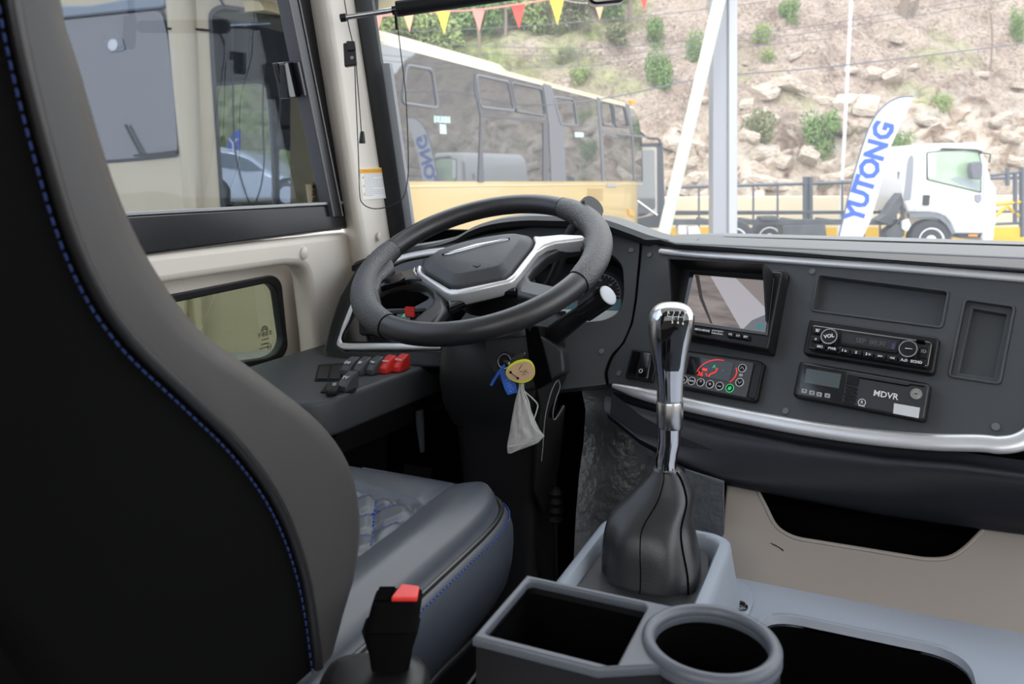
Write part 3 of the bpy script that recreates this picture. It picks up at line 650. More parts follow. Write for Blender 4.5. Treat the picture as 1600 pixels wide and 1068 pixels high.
# radio
ra = thing('car_radio', 'car radio with two round knobs above the MDVR unit', 'radio', PD.hit3(1360, 540))
z2 = lambda x, y: (1220+x/3.142, 380+y/3.142)
plate('surround', PD, [z2(140, 366), z2(778, 458), z2(748, 642), z2(104, 540)], 0, .012, M['blackp'], ra, r=.007, bev=.003)
plate('chassis', PD, [z2(150, 395), z2(745, 480), z2(722, 612), z2(128, 518)], .012, .020, M['gloss'], ra, r=.006, bev=.003)
plate('display_frame', PD, [z2(292, 424), z2(585, 465), z2(572, 540), z2(282, 498)], .020, .022, M['blackp'], ra, r=.003, bev=.001)
plate('display', PD, [z2(303, 437), z2(573, 478), z2(562, 525), z2(293, 486)], .022, .0225, mat('idle_radio_lcd', (.030, .033, .036), .15, coat=.5), ra)
text('SEP  00:30', PD, z2(440, 485), .0095, mat('faint_digits', (.075, .08, .085), .5), ra, h=.0228, bold=.0002)
plate('colour_mark', PD, [z2(545, 490), z2(562, 492), z2(558, 520), z2(541, 517)], .0225, .0228, mat('dim_colour', (.05, .06, .12), .5), ra)
for kk, (x, y) in enumerate(((237, 456), (625, 517))):
    c = PD.off(.030).hit(*z2(x, y))
    k_ = disc('knob', PD, c, .0115, .018, .030, M['blackp'], ra, uv=True, n=32, bev=.0015)
    ringp('knob_ring', PD, c, .0118, .0102, .0295, .0305, M['satin'], ra, uv=True, n=32)
    if kk == 0: text('VOL', PD, c, .0075, M['white'], ra, px=False, h=.0306, rot=.3, bold=.0002)
    else: box('knob_mark', PD.pt(c[0]+.001, c[1], .0308), (.0085, .0018, .0006), M['white'], ra, M=None)
lbs = ('MO', 'PWR', '1 o', '2', '3 >', '>>', '<<', 'A.D', 'ECHO')
for i, s_ in enumerate(lbs):
    x = 192+(665-192)*i/8; y = 508+(583-508)*i/8
    plate('preset_button', PD, [z2(x-24, y-16), z2(x+26, y-9), z2(x+22, y+13), z2(x-27, y+5)], .020, .024, M['blackp'], ra, r=.0018, bev=.001)
    text(s_, PD, z2(x, y-1), .0052, M['white'], ra, h=.0246, bold=.00015)
for x, y, s_ in ((180, 428, '%/'), (172, 468, 'o')):
    plate('side_button', PD, [z2(x-24, y-16), z2(x+22, y-10), z2(x+20, y+16), z2(x-26, y+10)], .020, .024, M['blackp'], ra, r=.003, bev=.001)
    text(s_, PD, z2(x, y), .006, M['white'], ra, h=.0246, bold=.0002)
plate('card_slot', PD, [z2(682, 498), z2(730, 505), z2(720, 566), z2(674, 560)], .020, .022, M['blackp'], ra, r=.002, bev=.001)
text('SD', PD, z2(701, 530), .006, M['grey'], ra, h=.0225)
plate('sensor_window', PD, [z2(665, 470), z2(708, 476), z2(705, 490), z2(662, 484)], .020, .023, M['shade_ink_black'], ra, r=.002, bev=.001)
# MDVR
dv = thing('video_recorder', 'video recorder faceplate printed MDVR with a small grey display', 'video recorder', PD.hit3(1340, 610))
plate('surround', PD, [z2(92, 574), z2(735, 686), z2(704, 872), z2(56, 748)], 0, .012, M['blackp'], dv, r=.006, bev=.003)
dvm = mat('recorder_face', (.028, .030, .033), .35, bump=.15, bs=1200)
plate('faceplate', PD, [z2(105, 584), z2(728, 692), z2(700, 864), z2(68, 744)], .012, .020, dvm, dv, r=.005, bev=.002)
plate('display_window', PD, [z2(110, 592), z2(320, 627), z2(298, 778), z2(88, 740)], .020, .021, M['gloss'], dv, r=.001)
plate('display', PD, [z2(126, 613), z2(297, 641), z2(284, 711), z2(116, 683)], .021, .0215, M['lcd'], dv)
for x, y in ((115, 725), (152, 733), (188, 741), (228, 747)):
    plate('button', PD, [z2(x-12, y-13), z2(x+14, y-9), z2(x+11, y+12), z2(x-14, y+8)], .021, .0225, M['grey'], dv, r=.001)
    text('<>v^'[(x//36) % 4], PD, z2(x, y), .006, M['shade_ink_black'], dv, h=.0228)
plate('battery_cover', PD, [z2(328, 642), z2(386, 652), z2(379, 698), z2(320, 688)], .020, .0215, M['blackm'], dv, r=.001, bev=.0005)
bm = bmesh.new()
for r_ in range(9):
    for c_ in range(5):
        p = PD.off(.020).hit3(*z2(322+c_*12+(r_ % 2)*6-r_*1.6, 700+r_*10+c_*2)); 
        tube_bm(bm, [p-PD.N*.001, p+PD.N*.0018], .0013, n=6)
bfin('speaker_grille', bm, M['blackp'], dv, kind='stuff')
text('MDVR', PD, z2(515, 745), .0115, M['white'], dv, h=.0204, bold=.00015)
plate('cover_seam', PD, [z2(384, 655), z2(620, 696), z2(640, 690), z2(705, 700), z2(704, 705), z2(641, 695), z2(620, 702), z2(383, 661)], .020, .0206, M['shade_ink_black'], dv, smooth=False)
ringp('lock_ring', PD, z2(665, 738), .0072, .0052, .020, .0215, M['satin'], dv); disc('lock', PD, z2(665, 738), .005, .020, .022, M['metalk'], dv)
box('lock_slot', PD.off(.022).hit3(*z2(665, 738)), (.004, .001, .001), M['shade_ink_black'], dv)
ringp('round_mark', PD, z2(398, 780), .0050, .0042, .020, .0204, M['white'], dv); text('R', PD, z2(398, 780), .006, M['white'], dv, h=.0204); text('ECALL', PD, z2(397, 797), .003, M['white'], dv, h=.0204)
plate('white_label', PD, [z2(556, 784), z2(683, 806), z2(675, 857), z2(551, 834)], .020, .0208, mat('label_white', (.62, .63, .64), .5), dv)
for kx in (0, 1):
    pass
# ================================================================== steering wheel
PWh = Pl(W(0, 0, 0), (1, 0, 0), (0, 0, 1))
wc = CAM+cdir(-.05397, 1.37838, -.13663)
wn = Vector((-.0443, -.4539, .8899)).normalized()
PWh = Pl(wc, Vector((1, 0, 0))-wn*wn.x, wn.cross(Vector((1, 0, 0))))
sw = thing('steering_wheel', 'black leather steering wheel with four spokes and silver hub trim', 'steering wheel', wc)
RW = .205
def ang(px, py): u, v = PWh.hit(px, py); return math.atan2(v, u)
aL1, aL2 = ang(612, 389), ang(604, 511)        # left grip
aR1, aR2 = ang(879, 325), ang(904, 441)
def arc(a, b, n): return [a+(b-a)*i/n for i in range(n+1)]
def rim(name, a, b, m_, n, ra):
    P = [PWh.pt(RW*math.cos(t), RW*math.sin(t)) for t in arc(a, b, n)]
    return tube(name, P, ra, m_, sw, n=24, up=PWh.N)
tau = 2*math.pi
if aL2 < aL1: aL2 += tau
if aL1 < 0: aL1 += tau; aL2 += tau
def thick(n): return [.0195+.0035*math.sin(math.pi*min(1, max(0, i/n)))**.5 for i in range(n+1)]
rim('rim', aR1, aL1, M['wheel'], 40, .0185)
rim('grip', aL1, aL2, M['grip'], 22, thick(22))
rim('rim', aL2, aR2+tau, M['wheel'], 40, .0185)
rim('grip', aR2+tau, aR1+tau, M['grip'], 22, thick(22))
for a in (aL1, aL2, aR1, aR2):
    P = [PWh.pt((RW+.0192*math.cos(t))*math.cos(a), (RW+.0192*math.cos(t))*math.sin(a), .0192*math.sin(t)) for t in arc(0, tau, 20)[:-1]]
    tube('rim_seam', P, .0008, M['shade_ink_black'], sw, n=5, cyc=True)
# swelling of the grips towards the spokes (thumb rests)
z7 = lambda L: [(540+x/3.237, 290+y/3.237) for x, y in L]
hb = PWh.off(0)
# hub pad
padp = z7([(388, 402), (398, 378), (440, 350), (560, 310), (700, 275), (850, 253), (915, 251), (942, 262), (950, 285), (935, 310), (830, 440), (800, 462), (570, 508), (530, 507), (400, 432)])
k0 = hb.off(.012).hits(padp); uc = sum(p[0] for p in k0)/len(k0); vc = sum(p[1] for p in k0)/len(k0)
def sc_(L, f_, g_=None): g_ = g_ or f_; return [(uc+(x-uc)*f_, vc+(y-vc)*g_) for x, y in L]
rg = [[hb.pt(u, v, h_) for u, v in rpoly(sc_(k0, f_), .012, 4)] for f_, h_ in ((1.0, -.02), (1.0, .008), (.985, .013), (.80, .024), (.78, .0246))]
hub = loft('horn_pad', rg, M['pad'], sw, cap=(True, True), ang=25, bevel=.0015)
text('⌣' if 0 else '', hb, (745, 408), .01, M['blackp'], sw) if 0 else None
q = hb.off(.0248)
tube('horn_mark', [q.hit3(x, y) for x, y in z7([(645, 403), (655, 408), (672, 408), (682, 401)])], .0006, M['blackp'], sw, n=5)
tube('horn_mark', [q.hit3(x, y) for x, y in z7([(652, 408), (663, 414), (674, 408)])], .0006, M['blackp'], sw, n=5)
plate('logo_strip', hb, z7([(490, 345), (560, 322), (660, 292), (775, 272), (830, 262), (815, 272), (770, 283), (690, 300), (600, 325), (520, 347)]), .018, .0262, M['silver'], sw, bev=.001)
tube('strip_groove', [hb.off(.0255).hit3(x, y) for x, y in z7([(487, 348), (560, 332), (650, 308), (760, 285), (830, 265)])], .0012, M['shade_ink_black'], sw, n=5)
# silver frame hugging the pad, and the bright right arm
fo = z7([(372, 395), (356, 412), (358, 432), (380, 452), (500, 535), (530, 545), (590, 540), (820, 485), (850, 470), (880, 440), (965, 330), (1010, 300), (1060, 285), (1200, 268), (1212, 262), (1200, 246), (1090, 242), (985, 252), (955, 250), (945, 256), (957, 285), (940, 318), (838, 446), (806, 470), (572, 518), (528, 517), (395, 440), (380, 420), (384, 402)])
plate('silver_frame', hb, fo, -.016, .010, M['silver'], sw, bev=.005)
# upper left glossy arm
plate('gloss_arm', hb, z7([(150, 497), (190, 470), (280, 430), (362, 402), (352, 425), (372, 452), (400, 470), (330, 468), (240, 478), (170, 505)]), -.014, .002, M['gloss'], sw, bev=.004)
plate('left_button_cap', hb, z7([(190, 500), (200, 482), (250, 465), (300, 460), (270, 480), (215, 497)]), .002, .005, M['gloss'], sw, bev=.001)
# glossy lower edge of the hub
plate('gloss_lower_trim', hb, z7([(365, 445), (500, 530), (590, 540), (825, 484), (862, 470), (862, 530), (760, 530), (640, 560), (520, 610), (510, 570), (480, 550), (380, 480)]), -.022, -.004, M['gloss'], sw, bev=.006)
# matt arms to the rim
plate('spoke', hb, z7([(372, 470), (440, 505), (500, 560), (512, 615), (440, 700), (360, 715), (300, 700), (330, 680), (370, 645), (425, 600), (442, 565), (430, 525), (390, 490), (320, 478), (240, 482), (190, 505), (150, 530), (140, 505), (200, 480), (280, 462)]), -.024, -.002, M['wheel'], sw, bev=.008)
plate('spoke', hb, z7([(862, 450), (885, 435), (960, 345), (1020, 305), (1080, 290), (1190, 275), (1240, 290), (1225, 330), (1180, 300), (1080, 315), (1020, 345), (950, 410), (925, 450), (940, 475), (1080, 505), (1120, 520), (1060, 560), (1000, 578), (862, 545)]), -.026, -.002, M['wheel'], sw, bev=.008)
# thumb rests
for L in (z7([(120, 440), (180, 400), (230, 360), (240, 400), (180, 455), (160, 520), (175, 590), (150, 600), (110, 540)]), z7([(1110, 100), (1200, 140), (1250, 200), (1260, 300), (1215, 330), (1190, 270), (1220, 225), (1150, 170)])):
    plate('thumb_rest', hb, L, -.014, .008, M['grip'], sw, bev=.009)
# hub underside
loft('hub_back', [ell(hb.pt(uc, vc, h_), hb.U, hb.V, r_, r_*.9, 32) for h_, r_ in ((-.010, .082), (-.03, .078), (-.06, .060), (-.075, .055))], M['blackm'], sw)

# ================================================================== column
co_ = thing('steering_column', 'black steering column cowl running from the wheel down to the floor', 'steering column', W(790, 620, 1.36))
def bring(px, py, d, wx, wy, p=5, n=32, ax=None, tilt=0):
    c = W(px, py, d); V = Vector((0, 1, tilt)).normalized()
    return ell(c, Vector((1, 0, 0)), V, wx, wy, n, p)
cowl = mat('cowl_plastic', (.014, .015, .016), .5, bump=.2, bs=1000)
loft('cowl', [bring(782, 505, 1.40, .078, .055, tilt=.5), bring(786, 525, 1.40, .098, .080, tilt=.5), bring(786, 560, 1.41, .100, .085, tilt=.45), bring(786, 600, 1.43, .094, .085, tilt=.4), bring(790, 640, 1.45, .080, .080, tilt=.2)], cowl, co_, ang=50)
loft('column_cover', [bring(790, 610, 1.42, .084, .06), bring(795, 680, 1.42, .080, .06), bring(798, 760, 1.41, .072, .06), bring(805, 860, 1.38, .060, .06), bring(812, 960, 1.32, .055, .055)], M['blackm'], co_, ang=50)
# right side bracket plate with notch
PB2 = Pl(W(870, 640, 1.34), cdir(.75, .66), (0, 0, 1)); 
if PB2.N.dot(CAM-PB2.O) < 0: PB2 = Pl(PB2.O, -PB2.U, PB2.V)
plate('side_plate', PB2, [(826, 505), (872, 512), (884, 540), (886, 590), (860, 640), (857, 652), (870, 655), (884, 632), (878, 700), (868, 760), (850, 800), (836, 770), (840, 700), (846, 640), (838, 600)], -.01, 0, M['blackp'], co_, r=.004, bev=.002)
ledge = mat('worn_edge', (.22, .23, .24), .5)
tube('plate_edge', cr_pts([PB2.off(.001).hit3(*p) for p in ((872, 592), (862, 610), (852, 650), (848, 700), (846, 720))], 5), .0010, ledge, co_, n=5)
tube('plate_edge', cr_pts([PB2.off(.001).hit3(*p) for p in ((872, 592), (875, 604), (868, 625), (864, 645), (867, 655), (881, 633))], 5), .0010, ledge, co_, n=5)
# black recess block on the column, right of the key
PKc = Pl(W(800, 580, 1.30), (1, 0, 0), (0, .25, 1))
PKc = PKc.off(.0)
plate('cowl_face', PKc, [(757, 530), (838, 522), (878, 545), (882, 582), (838, 606), (812, 612), (782, 600), (762, 572)], -.03, 0, cowl, co_, r=.008, bev=.004)
plate('cowl_slot', PKc, [(820, 512), (840, 510), (862, 595), (838, 608), (828, 575)], 0, .004, M['shade_ink_black'], co_, r=.003, bev=.001)
# ignition
ringp('ignition_ring', PKc, (788, 564), .016, .0125, 0, .006, M['blackp'], co_, bev=.001)
ringp('ignition_lip', PKc, (788, 564), .0122, .0105, 0, .004, M['satin'], co_)
disc('ignition_barrel', PKc, (788, 564), .0105, 0, .002, M['blackm'], co_)
# reach adjusting collar: rod and bellows
tube('threaded_rod', [W(868, 760, 1.33), W(868, 900, 1.31)], .004, M['blackp'], co_, n=10)
loft('rubber_bellows', [ell(W(868, 762+i*7, 1.33), (1, 0, 0), (0, 1, 0), r_, r_, 16) for i, r_ in enumerate((.007, .013, .009, .014, .009, .014, .009, .013, .006))], M['blackm'], co_)
# stalks
def stalk(name, label, pts, rad, rib0, rib1, rr, cap=True, grp=None):
    s_ = thing(name, label, 'control stalk', W(*pts[0]))
    P = [W(*p) for p in pts]
    tube('arm', cr_pts(P[:-1], 5), [rad*(1-.25*min(1, i/12)) for i in range(len(cr_pts(P[:-1], 5)))], M['blackp'], s_, n=20)
    a_, b_ = P[-2], P[-1]; d = (b_-a_).normalized(); x_ = d.cross(Vector((0, 0, 1))).normalized(); y_ = x_.cross(d)
    n = 48; rings = []
    for t, k in ((0, .80), (.04, 1), (.93, 1), (1, .93)):
        rings.append([a_+(b_-a_)*t+(x_*math.cos(j/n*tau)+y_*math.sin(j/n*tau))*rr*k*(1 if (j % 4 < 2 or t in (0, 1)) else .93) for j in range(n)])
    loft('ribbed_knob', rings, M['blackp'], s_, ang=25)
    if cap: loft('knob_cap', [ell(b_+d*h_, x_, y_, rr*k, rr*k, 32) for h_, k in ((0, .93), (.001, .9), (.0018, .8))], mat('grey_cap', (.45, .47, .50), .5), s_)
    return s_
stalk('control_stalk', 'right stalk with a ribbed knob and grey end cap in front of the dial', [(842, 540, 1.36), (866, 522, 1.33), (895, 500, 1.30), (913, 487, 1.285), (950, 461, 1.25)], .019, 0, 0, .0175)
st2 = stalk('control_stalk', 'stalk whose ribbed end pokes up behind the top right of the wheel', [(845, 470, 1.50), (870, 420, 1.49), (890, 365, 1.48), (906, 342, 1.475), (928, 321, 1.45)], .012, 0, 0, .023, cap=False)

# ================================================================== key, tags, bag
ky = thing('ignition_key', 'black headed key standing in the ignition lock', 'key', W(795, 560, 1.27))
PY = Pl(W(800, 570, 1.265), cdir(1, 0), cdir(0, .1, 1))
plate('key_head', PY, [(792, 573), (797, 562), (812, 551), (821, 549), (822, 556), (815, 566), (804, 575)], -.006, 0, M['gloss'], ky, r=.003, bev=.002)
tube('key_blade', [PKc.off(.002).hit3(788, 564), PY.hit3(797, 568)], .003, M['metalk'], ky, n=8)
tube('key_ring', [PY.pt(PY.hit(806, 588)[0]+.009*math.cos(t), PY.hit(806, 588)[1]+.009*math.sin(t), .002) for t in arc(0, tau, 20)[:-1]], .0008, M['chrome'], ky, n=6, cyc=True)
bt = thing('blue_tag', 'blue plastic key tag with its cable tie hanging behind the round tag', 'tag', W(795, 600, 1.26))
bl = mat('blue_plastic', (.008, .10, .50), .4)
plate('tag_plate', PY, [(779, 578), (786, 574), (806, 600), (809, 613), (793, 617.5), (788, 608)], -.004, -.001, bl, bt, r=.002, bev=.001)
tube('cable_tie', cr_pts([PY.off(-.002).hit3(*p) for p in ((789, 570), (783, 577), (774, 590), (767, 602))], 5), .0022, bl, bt, n=8)
text('T10G', PY, (795, 601), .010, mat('pale_blue_print', (.10, .25, .65), .5), bt, h=-.0006, rot=-1.15)
rt_ = thing('round_tag', 'round kraft key tag with a yellow green rim held by the key ring', 'tag', W(812, 580, 1.25))
og = [(789, 583), (793, 572), (806, 563), (820, 560), (830, 563), (836, 573), (836, 586), (830, 594), (818, 599), (804, 597), (793, 591)]
plate('rim', PY, og, .004, .007, mat('yellow_green_rim', (.62, .66, .02), .4), rt_, r=.006, bev=.001)
igc = [(790, 584), (796, 574), (808, 567), (821, 564), (830, 567), (835, 575), (835, 586), (829, 592), (818, 596), (805, 595), (795, 590)]
plate('kraft_disc', PY, igc, .007, .008, mat('kraft_card', (.55, .38, .22), .7, var=.4, vs_=60, col2=(.48, .32, .18)), rt_, r=.006)
ink2 = mat('pencil', (.16, .11, .07), .7)
for L in (((811, 577), (816, 569)), ((813, 579), (820, 582), (823, 577)), ((816, 585), (822, 584)), ((818, 578), (826, 582))):
    tube('handwriting', [PY.off(.0085).hit3(*p) for p in L], .0005, ink2, rt_, n=4)
tube('staple', [PY.off(.009).hit3(*p) for p in ((799, 582), (804, 586), (809, 590))], .0009, M['chrome'], rt_, n=6)
for p in ((798, 581.5), (809, 590.5)): disc('punched_hole', PY, p, .0022, .008, .0085, M['shade_ink_black'], rt_, n=12)
bgm = bpy.data.materials.new('crumpled_film'); bgm.use_nodes = True; t_ = bgm.node_tree; b_ = t_.nodes['Principled BSDF']
b_.inputs['Base Color'].default_value = (.75, .74, .72, 1); b_.inputs['Roughness'].default_value = .22; b_.inputs['Alpha'].default_value = .45; b_.inputs['Specular IOR Level'].default_value = .9
n_ = t_.nodes.new('ShaderNodeTexNoise'); n_.inputs['Scale'].default_value = 90; n_.inputs['Detail'].default_value = 5; cc_ = t_.nodes.new('ShaderNodeTexCoord'); u_ = t_.nodes.new('ShaderNodeBump'); u_.inputs['Strength'].default_value = .8; u_.inputs['Distance'].default_value = .004
t_.links.new(cc_.outputs['Object'], n_.inputs['Vector']); t_.links.new(n_.outputs['Fac'], u_.inputs['Height']); t_.links.new(u_.outputs['Normal'], b_.inputs['Normal'])
pb = thing('plastic_bag', 'crumpled clear plastic bag hanging under the round key tag', 'bag', W(818, 650, 1.25))
rings = []
prof = [(598, 811, 819), (606, 810, 819), (614, 808, 822), (625, 805, 827), (640, 802, 830), (655, 799, 836), (670, 797, 843), (680, 795, 851), (690, 793, 842), (698, 792, 822), (706, 793, 800)]
for k, (y, xa, xb) in enumerate(prof):
    n = 28; c = PY.hit((xa+xb)/2, y); wdt = (PY.hit(xb, y)[0]-PY.hit(xa, y)[0])/2
    rings.append([PY.pt(c[0]+wdt*math.cos(j/n*tau), c[1]+(.10 if k > 6 else 0)*-wdt*math.cos(j/n*tau)*0, .003+(.004+.006*min(1, k/5)*(1 if k < 9 else .4))*math.sin(j/n*tau)*(1+.35*math.sin(j*1.7+k*1.3))) for j in range(n)])
loft('bag_body', rings, bgm, pb, ang=80)
tube('bag_handle', cr_pts([PY.off(.004).hit3(*p) for p in ((820, 612), (832, 622), (840, 632), (838, 643), (834, 655))], 5), .0012, bgm, pb, n=6)
tube('bag_fold', cr_pts([PY.off(.014).hit3(*p) for p in ((817, 612), (824, 640), (832, 665), (850, 681))], 5), .0010, bgm, pb, n=6)
tube('bag_hem', cr_pts([PY.off(.012).hit3(*p) for p in ((794, 697), (815, 694), (835, 687), (850, 681))], 5), .0012, bgm, pb, n=6)
# connectors under the dash
cn = thing('cable_connector', 'grey connector dangling on a lead below the side console', 'connector', W(740, 680, 1.5))
PCn = Pl(W(740, 680, 1.5), cdir(1, 0), (0, 0, 1))
plate('connector_body', PCn, [(741, 663), (747, 672), (740, 699), (729, 692)], -.01, 0, mat('grey_nylon', (.12, .13, .15), .4), cn, r=.002, bev=.001)
tube('lead', cr_pts([W(728, 637, 1.5), W(733, 650, 1.5), W(737, 665, 1.5)], 4), .002, M['blackp'], cn, n=6)
cn2 = thing('pedal_arm', 'narrow grey pedal arm in the dark footwell left of the column', 'pedal', W(656, 680, 1.55))
loft('arm', [ell(W(655, 640, 1.5), (1, 0, 0), (0, 1, 0), .008, .010, 12), ell(W(657, 670, 1.5), (1, 0, 0), (0, 1, 0), .007, .009, 12), ell(W(660, 705, 1.5), (1, 0, 0), (0, 1, 0), .004, .006, 12)], mat('pedal_steel', (.10, .12, .14), .4), cn2)
loft('foot_pad', [[W(645, 800, 1.5)+Vector(o) for o in L] for L in ([(-.03, 0, 0), (.03, 0, 0), (.03, .02, .08), (-.03, .02, .08)], [(-.03, .01, -.005), (.03, .01, -.005), (.03, .03, .075), (-.03, .03, .075)])], M['blackm'], cn2)
# footwell mat standing up behind the gear boot
fm = thing('footwell_mat', 'worn grey rubber mat curving up behind the gear lever boot', 'mat', W(960, 700, 1.3))
wornm = mat('worn_rubber', (.014, .015, .017), .35, bump=.35, bs=60, var=.5, vs_=14, col2=(.075, .080, .088))
loft('mat_sheet', [[W(x, y, d) for x, y, d in row] for row in (
 [(905, 590, 1.40), (915, 640, 1.36), (912, 690, 1.32), (905, 740, 1.30), (900, 800, 1.27), (895, 900, 1.22)],
 [(945, 600, 1.40), (955, 650, 1.37), (962, 700, 1.35), (965, 750, 1.33), (965, 810, 1.30), (965, 900, 1.24)],
 [(1000, 625, 1.36), (1010, 680, 1.34), (1015, 725, 1.32), (1020, 770, 1.30), (1025, 820, 1.27), (1030, 900, 1.22)],
 [(1060, 660, 1.30), (1080, 720, 1.28), (1100, 745, 1.26), (1115, 780, 1.24), (1120, 830, 1.20), (1125, 900, 1.16)])], wornm, fm, cyc=False, ang=80)
PF = Pl(hitY(1100, 780, 1.09), (1, .0, 0), (0, .12, 1))
plate('mat_flap', PF, [(1070, 733), (1131, 752), (1131, 840), (1072, 838)], -.006, 0, mat('worn_flap', (.045, .05, .055), .4, bump=.4, bs=80, var=.4, vs_=25, col2=(.085, .09, .098)), fm, bev=.001)
# ================================================================== driver seat
se = thing('driver_seat', 'black driver seat with blue stitching seen from behind on the left', 'seat', (-.65, .6, Z(-.6)))
XS = -.39
front = [(.30, .36), (.303, .26), (.306, .18), (.308, .099), (.320, .0654), (.353, -.018), (.405, -.091), (.467, -.138), (.535, -.190), (.575, -.235), (.590, -.275), (.590, -.31), (.575, -.345), (.54, -.375)]
seamp = [(.245, .36), (.255, .22), (.262, .15), (.268, .0906), (.285, .021), (.306, -.0406), (.335, -.0873), (.383, -.136), (.428, -.182), (.4675, -.2356), (.496, -.30), (.512, -.376)]
def yz(L, n=6): return [(p.x, p.y) for p in cr_pts([Vector((a, b, 0)) for a, b in L], n)]
fr_ = yz(front); sm_ = yz(seamp)
def resamp(L, n):
    d = [0]
    for a, b in zip(L, L[1:]): d.append(d[-1]+math.hypot(b[0]-a[0], b[1]-a[1]))
    out = []
    for k in range(n):
        s = d[-1]*k/(n-1); i = max(j for j in range(len(d)) if d[j] <= s+1e-9); i = min(i, len(L)-2)
        t = (s-d[i])/max(1e-9, d[i+1]-d[i]); out.append((L[i][0]+(L[i+1][0]-L[i][0])*t, L[i][1]+(L[i+1][1]-L[i][1])*t))
    return out
A = resamp(fr_, 60); B = resamp(sm_, 60)
rearl = [(y-.20-.0*z, z) for y, z in B]
def seatbody(name, F_, R_, m_, rx=.035, nx=7, front_round=True, xr=(-.39, -.91), inset_r=.0):
    """slab between front line F_ and rear line R_, across the seat, with rounded flanks"""
    rings = []
    xs = []
    for i in range(nx): t = i/(nx-1)*math.pi/2; xs.append((1-math.sin(t), 1-math.cos(t)))   # (depth from flank, inset)
    st = [(xr[0]-rx*(1-math.cos(i/(nx-1)*math.pi/2)), 1-math.sin(i/(nx-1)*math.pi/2)) for i in range(nx)]
    st2 = [(xr[1]+rx*(1-math.cos(i/(nx-1)*math.pi/2)), 1-math.sin(i/(nx-1)*math.pi/2)) for i in range(nx)][::-1]
    for x, s in st+st2:
        ring = []
        for (fy, fz), (ry, rz) in zip(F_, R_):
            ring.append(Vector((x, fy-s*min(rx*.9, .6*(fy-ry)) if front_round else fy, Z(fz))))
        for (ry, rz) in reversed(R_):
            ring.append(Vector((x, ry+(s*inset_r), Z(rz))))
        rings.append(ring)
    return loft(name, rings, m_, se, ang=60)
A2 = A
seatbody('backrest_bolster', A2, [(y, z) for y, z in B], M['bolster'], rx=.045, xr=(-.388, -.91))
seatbody('backrest_shell', [(y+.002, z) for y, z in B], rearl, M['shell'], rx=.012, xr=(-.392, -.905), inset_r=.02)
# piping along the seam and blue stitches
pp = [Vector((XS-.001, y, Z(z))) for y, z in B]
tube('backrest_piping', [p+Vector((.001, -.002, 0)) for p in pp], .0042, M['piping'], se, n=10)
def stitches(name, path, nrm, L=.0042, gap=.0026, r=.0007, off=(0, 0, 0), parent=None):
    bm = bmesh.new(); d = 0; P = path; acc = [0]
    for a, b in zip(P, P[1:]): acc.append(acc[-1]+(b-a).length)
    def at(s):
        for i in range(len(P)-1):
            if acc[i+1] >= s: t = (s-acc[i])/max(1e-9, acc[i+1]-acc[i]); return P[i].lerp(P[i+1], t)
        return P[-1]
    s = 0
    while s+L < acc[-1]:
        a, b = at(s)+Vector(off), at(s+L)+Vector(off); tube_bm(bm, [a, (a+b)/2+Vector(nrm)*r*.5, b], r, n=5); s += L+gap
    return bfin(name, bm, M['stitch'], parent or se, kind='stuff')
bst = stitches('backrest_stitching', [Vector((XS+.001, y-.010, Z(z)-.003)) for y, z in B], (1, 0, 0))
bst.data.materials[0] = mat('dark_blue_thread', (.010, .028, .13), .7)
# cushion -----------------------------------------------------------
cx0, cx1, cy0, cy1 = -.905, -.392, .36, .972
ccx, ccy, hx, hy = (cx0+cx1)/2, (cy0+cy1)/2, (cx1-cx0)/2, (cy1-cy0)/2
def topz(x, y):
    r_ = (x-ccx)/hx; f_ = (y-ccy)/hy
    z = -.405+.006*math.cos(f_*1.3)
    bol = math.exp(-((abs(r_)-.80)/.17)**2)*.022           # side bolsters
    z += bol
    z += .012*math.exp(-((f_-.72)/.25)**2)*(1-math.exp(-((abs(r_)-.80)/.2)**2)) if f_ > 0 else 0
    # bolster seam grooves
    for s in (-1, 1):
        z -= .006*math.exp(-((r_-s*.60)/.018)**2)
    # quilt: diamonds in the centre field
    inside = abs(r_) < .60 and f_ < .65-.2*r_*r_
    if inside:
        a = (x*1.0+y*.60)/.052; b = (x*1.0-y*.60)/.052
        ga = abs(a-round(a)); gb = abs(b-round(b)); z -= .005*math.exp(-(ga/.10)**2)+.005*math.exp(-(gb/.10)**2)
    if abs(r_) < .60:
        z -= .006*math.exp(-((f_-(.65-.2*r_*r_))/.018)**2)
    return z
def foot(t, k=1.0, p=6.5):
    c, s = math.cos(t), math.sin(t); q = (abs(c)**p+abs(s)**p)**(-1/p); return c*q*k, s*q*k
n = 240; bm = bmesh.new(); rings = []
cz = bm.verts.new((ccx, ccy, Z(topz(ccx, ccy))))
rad = [i/60*.93 for i in range(1, 61)]
for k in rad:
    rings.append([bm.verts.new((ccx+foot(j/n*tau, k)[0]*hx, ccy+foot(j/n*tau, k)[1]*hy, Z(topz(ccx+foot(j/n*tau, k)[0]*hx, ccy+foot(j/n*tau, k)[1]*hy)-(.006 if k > .92 else 0)-max(0, k-.8)**2*.35))) for j in range(n)])
for k, dz in ((.945, -.009), (.965, -.010), (.985, -.018), (.998, -.032), (1.0, -.05), (.995, -.07), (.98, -.09), (.95, -.105), (.90, -.115)):
    rings.append([bm.verts.new((ccx+foot(j/n*tau, k)[0]*hx, ccy+foot(j/n*tau, k)[1]*hy, Z(-.400+dz))) for j in range(n)])
for j in range(n): bm.faces.new((cz, rings[0][j], rings[0][(j+1) % n]))
for R_, S_ in zip(rings, rings[1:]):
    for j in range(n): bm.faces.new((R_[j], S_[j], S_[(j+1) % n], R_[(j+1) % n]))
bm.faces.new(rings[-1][::-1])
cush = bfin('seat_cushion', bm, M['leather_blue'], se, ang=80)
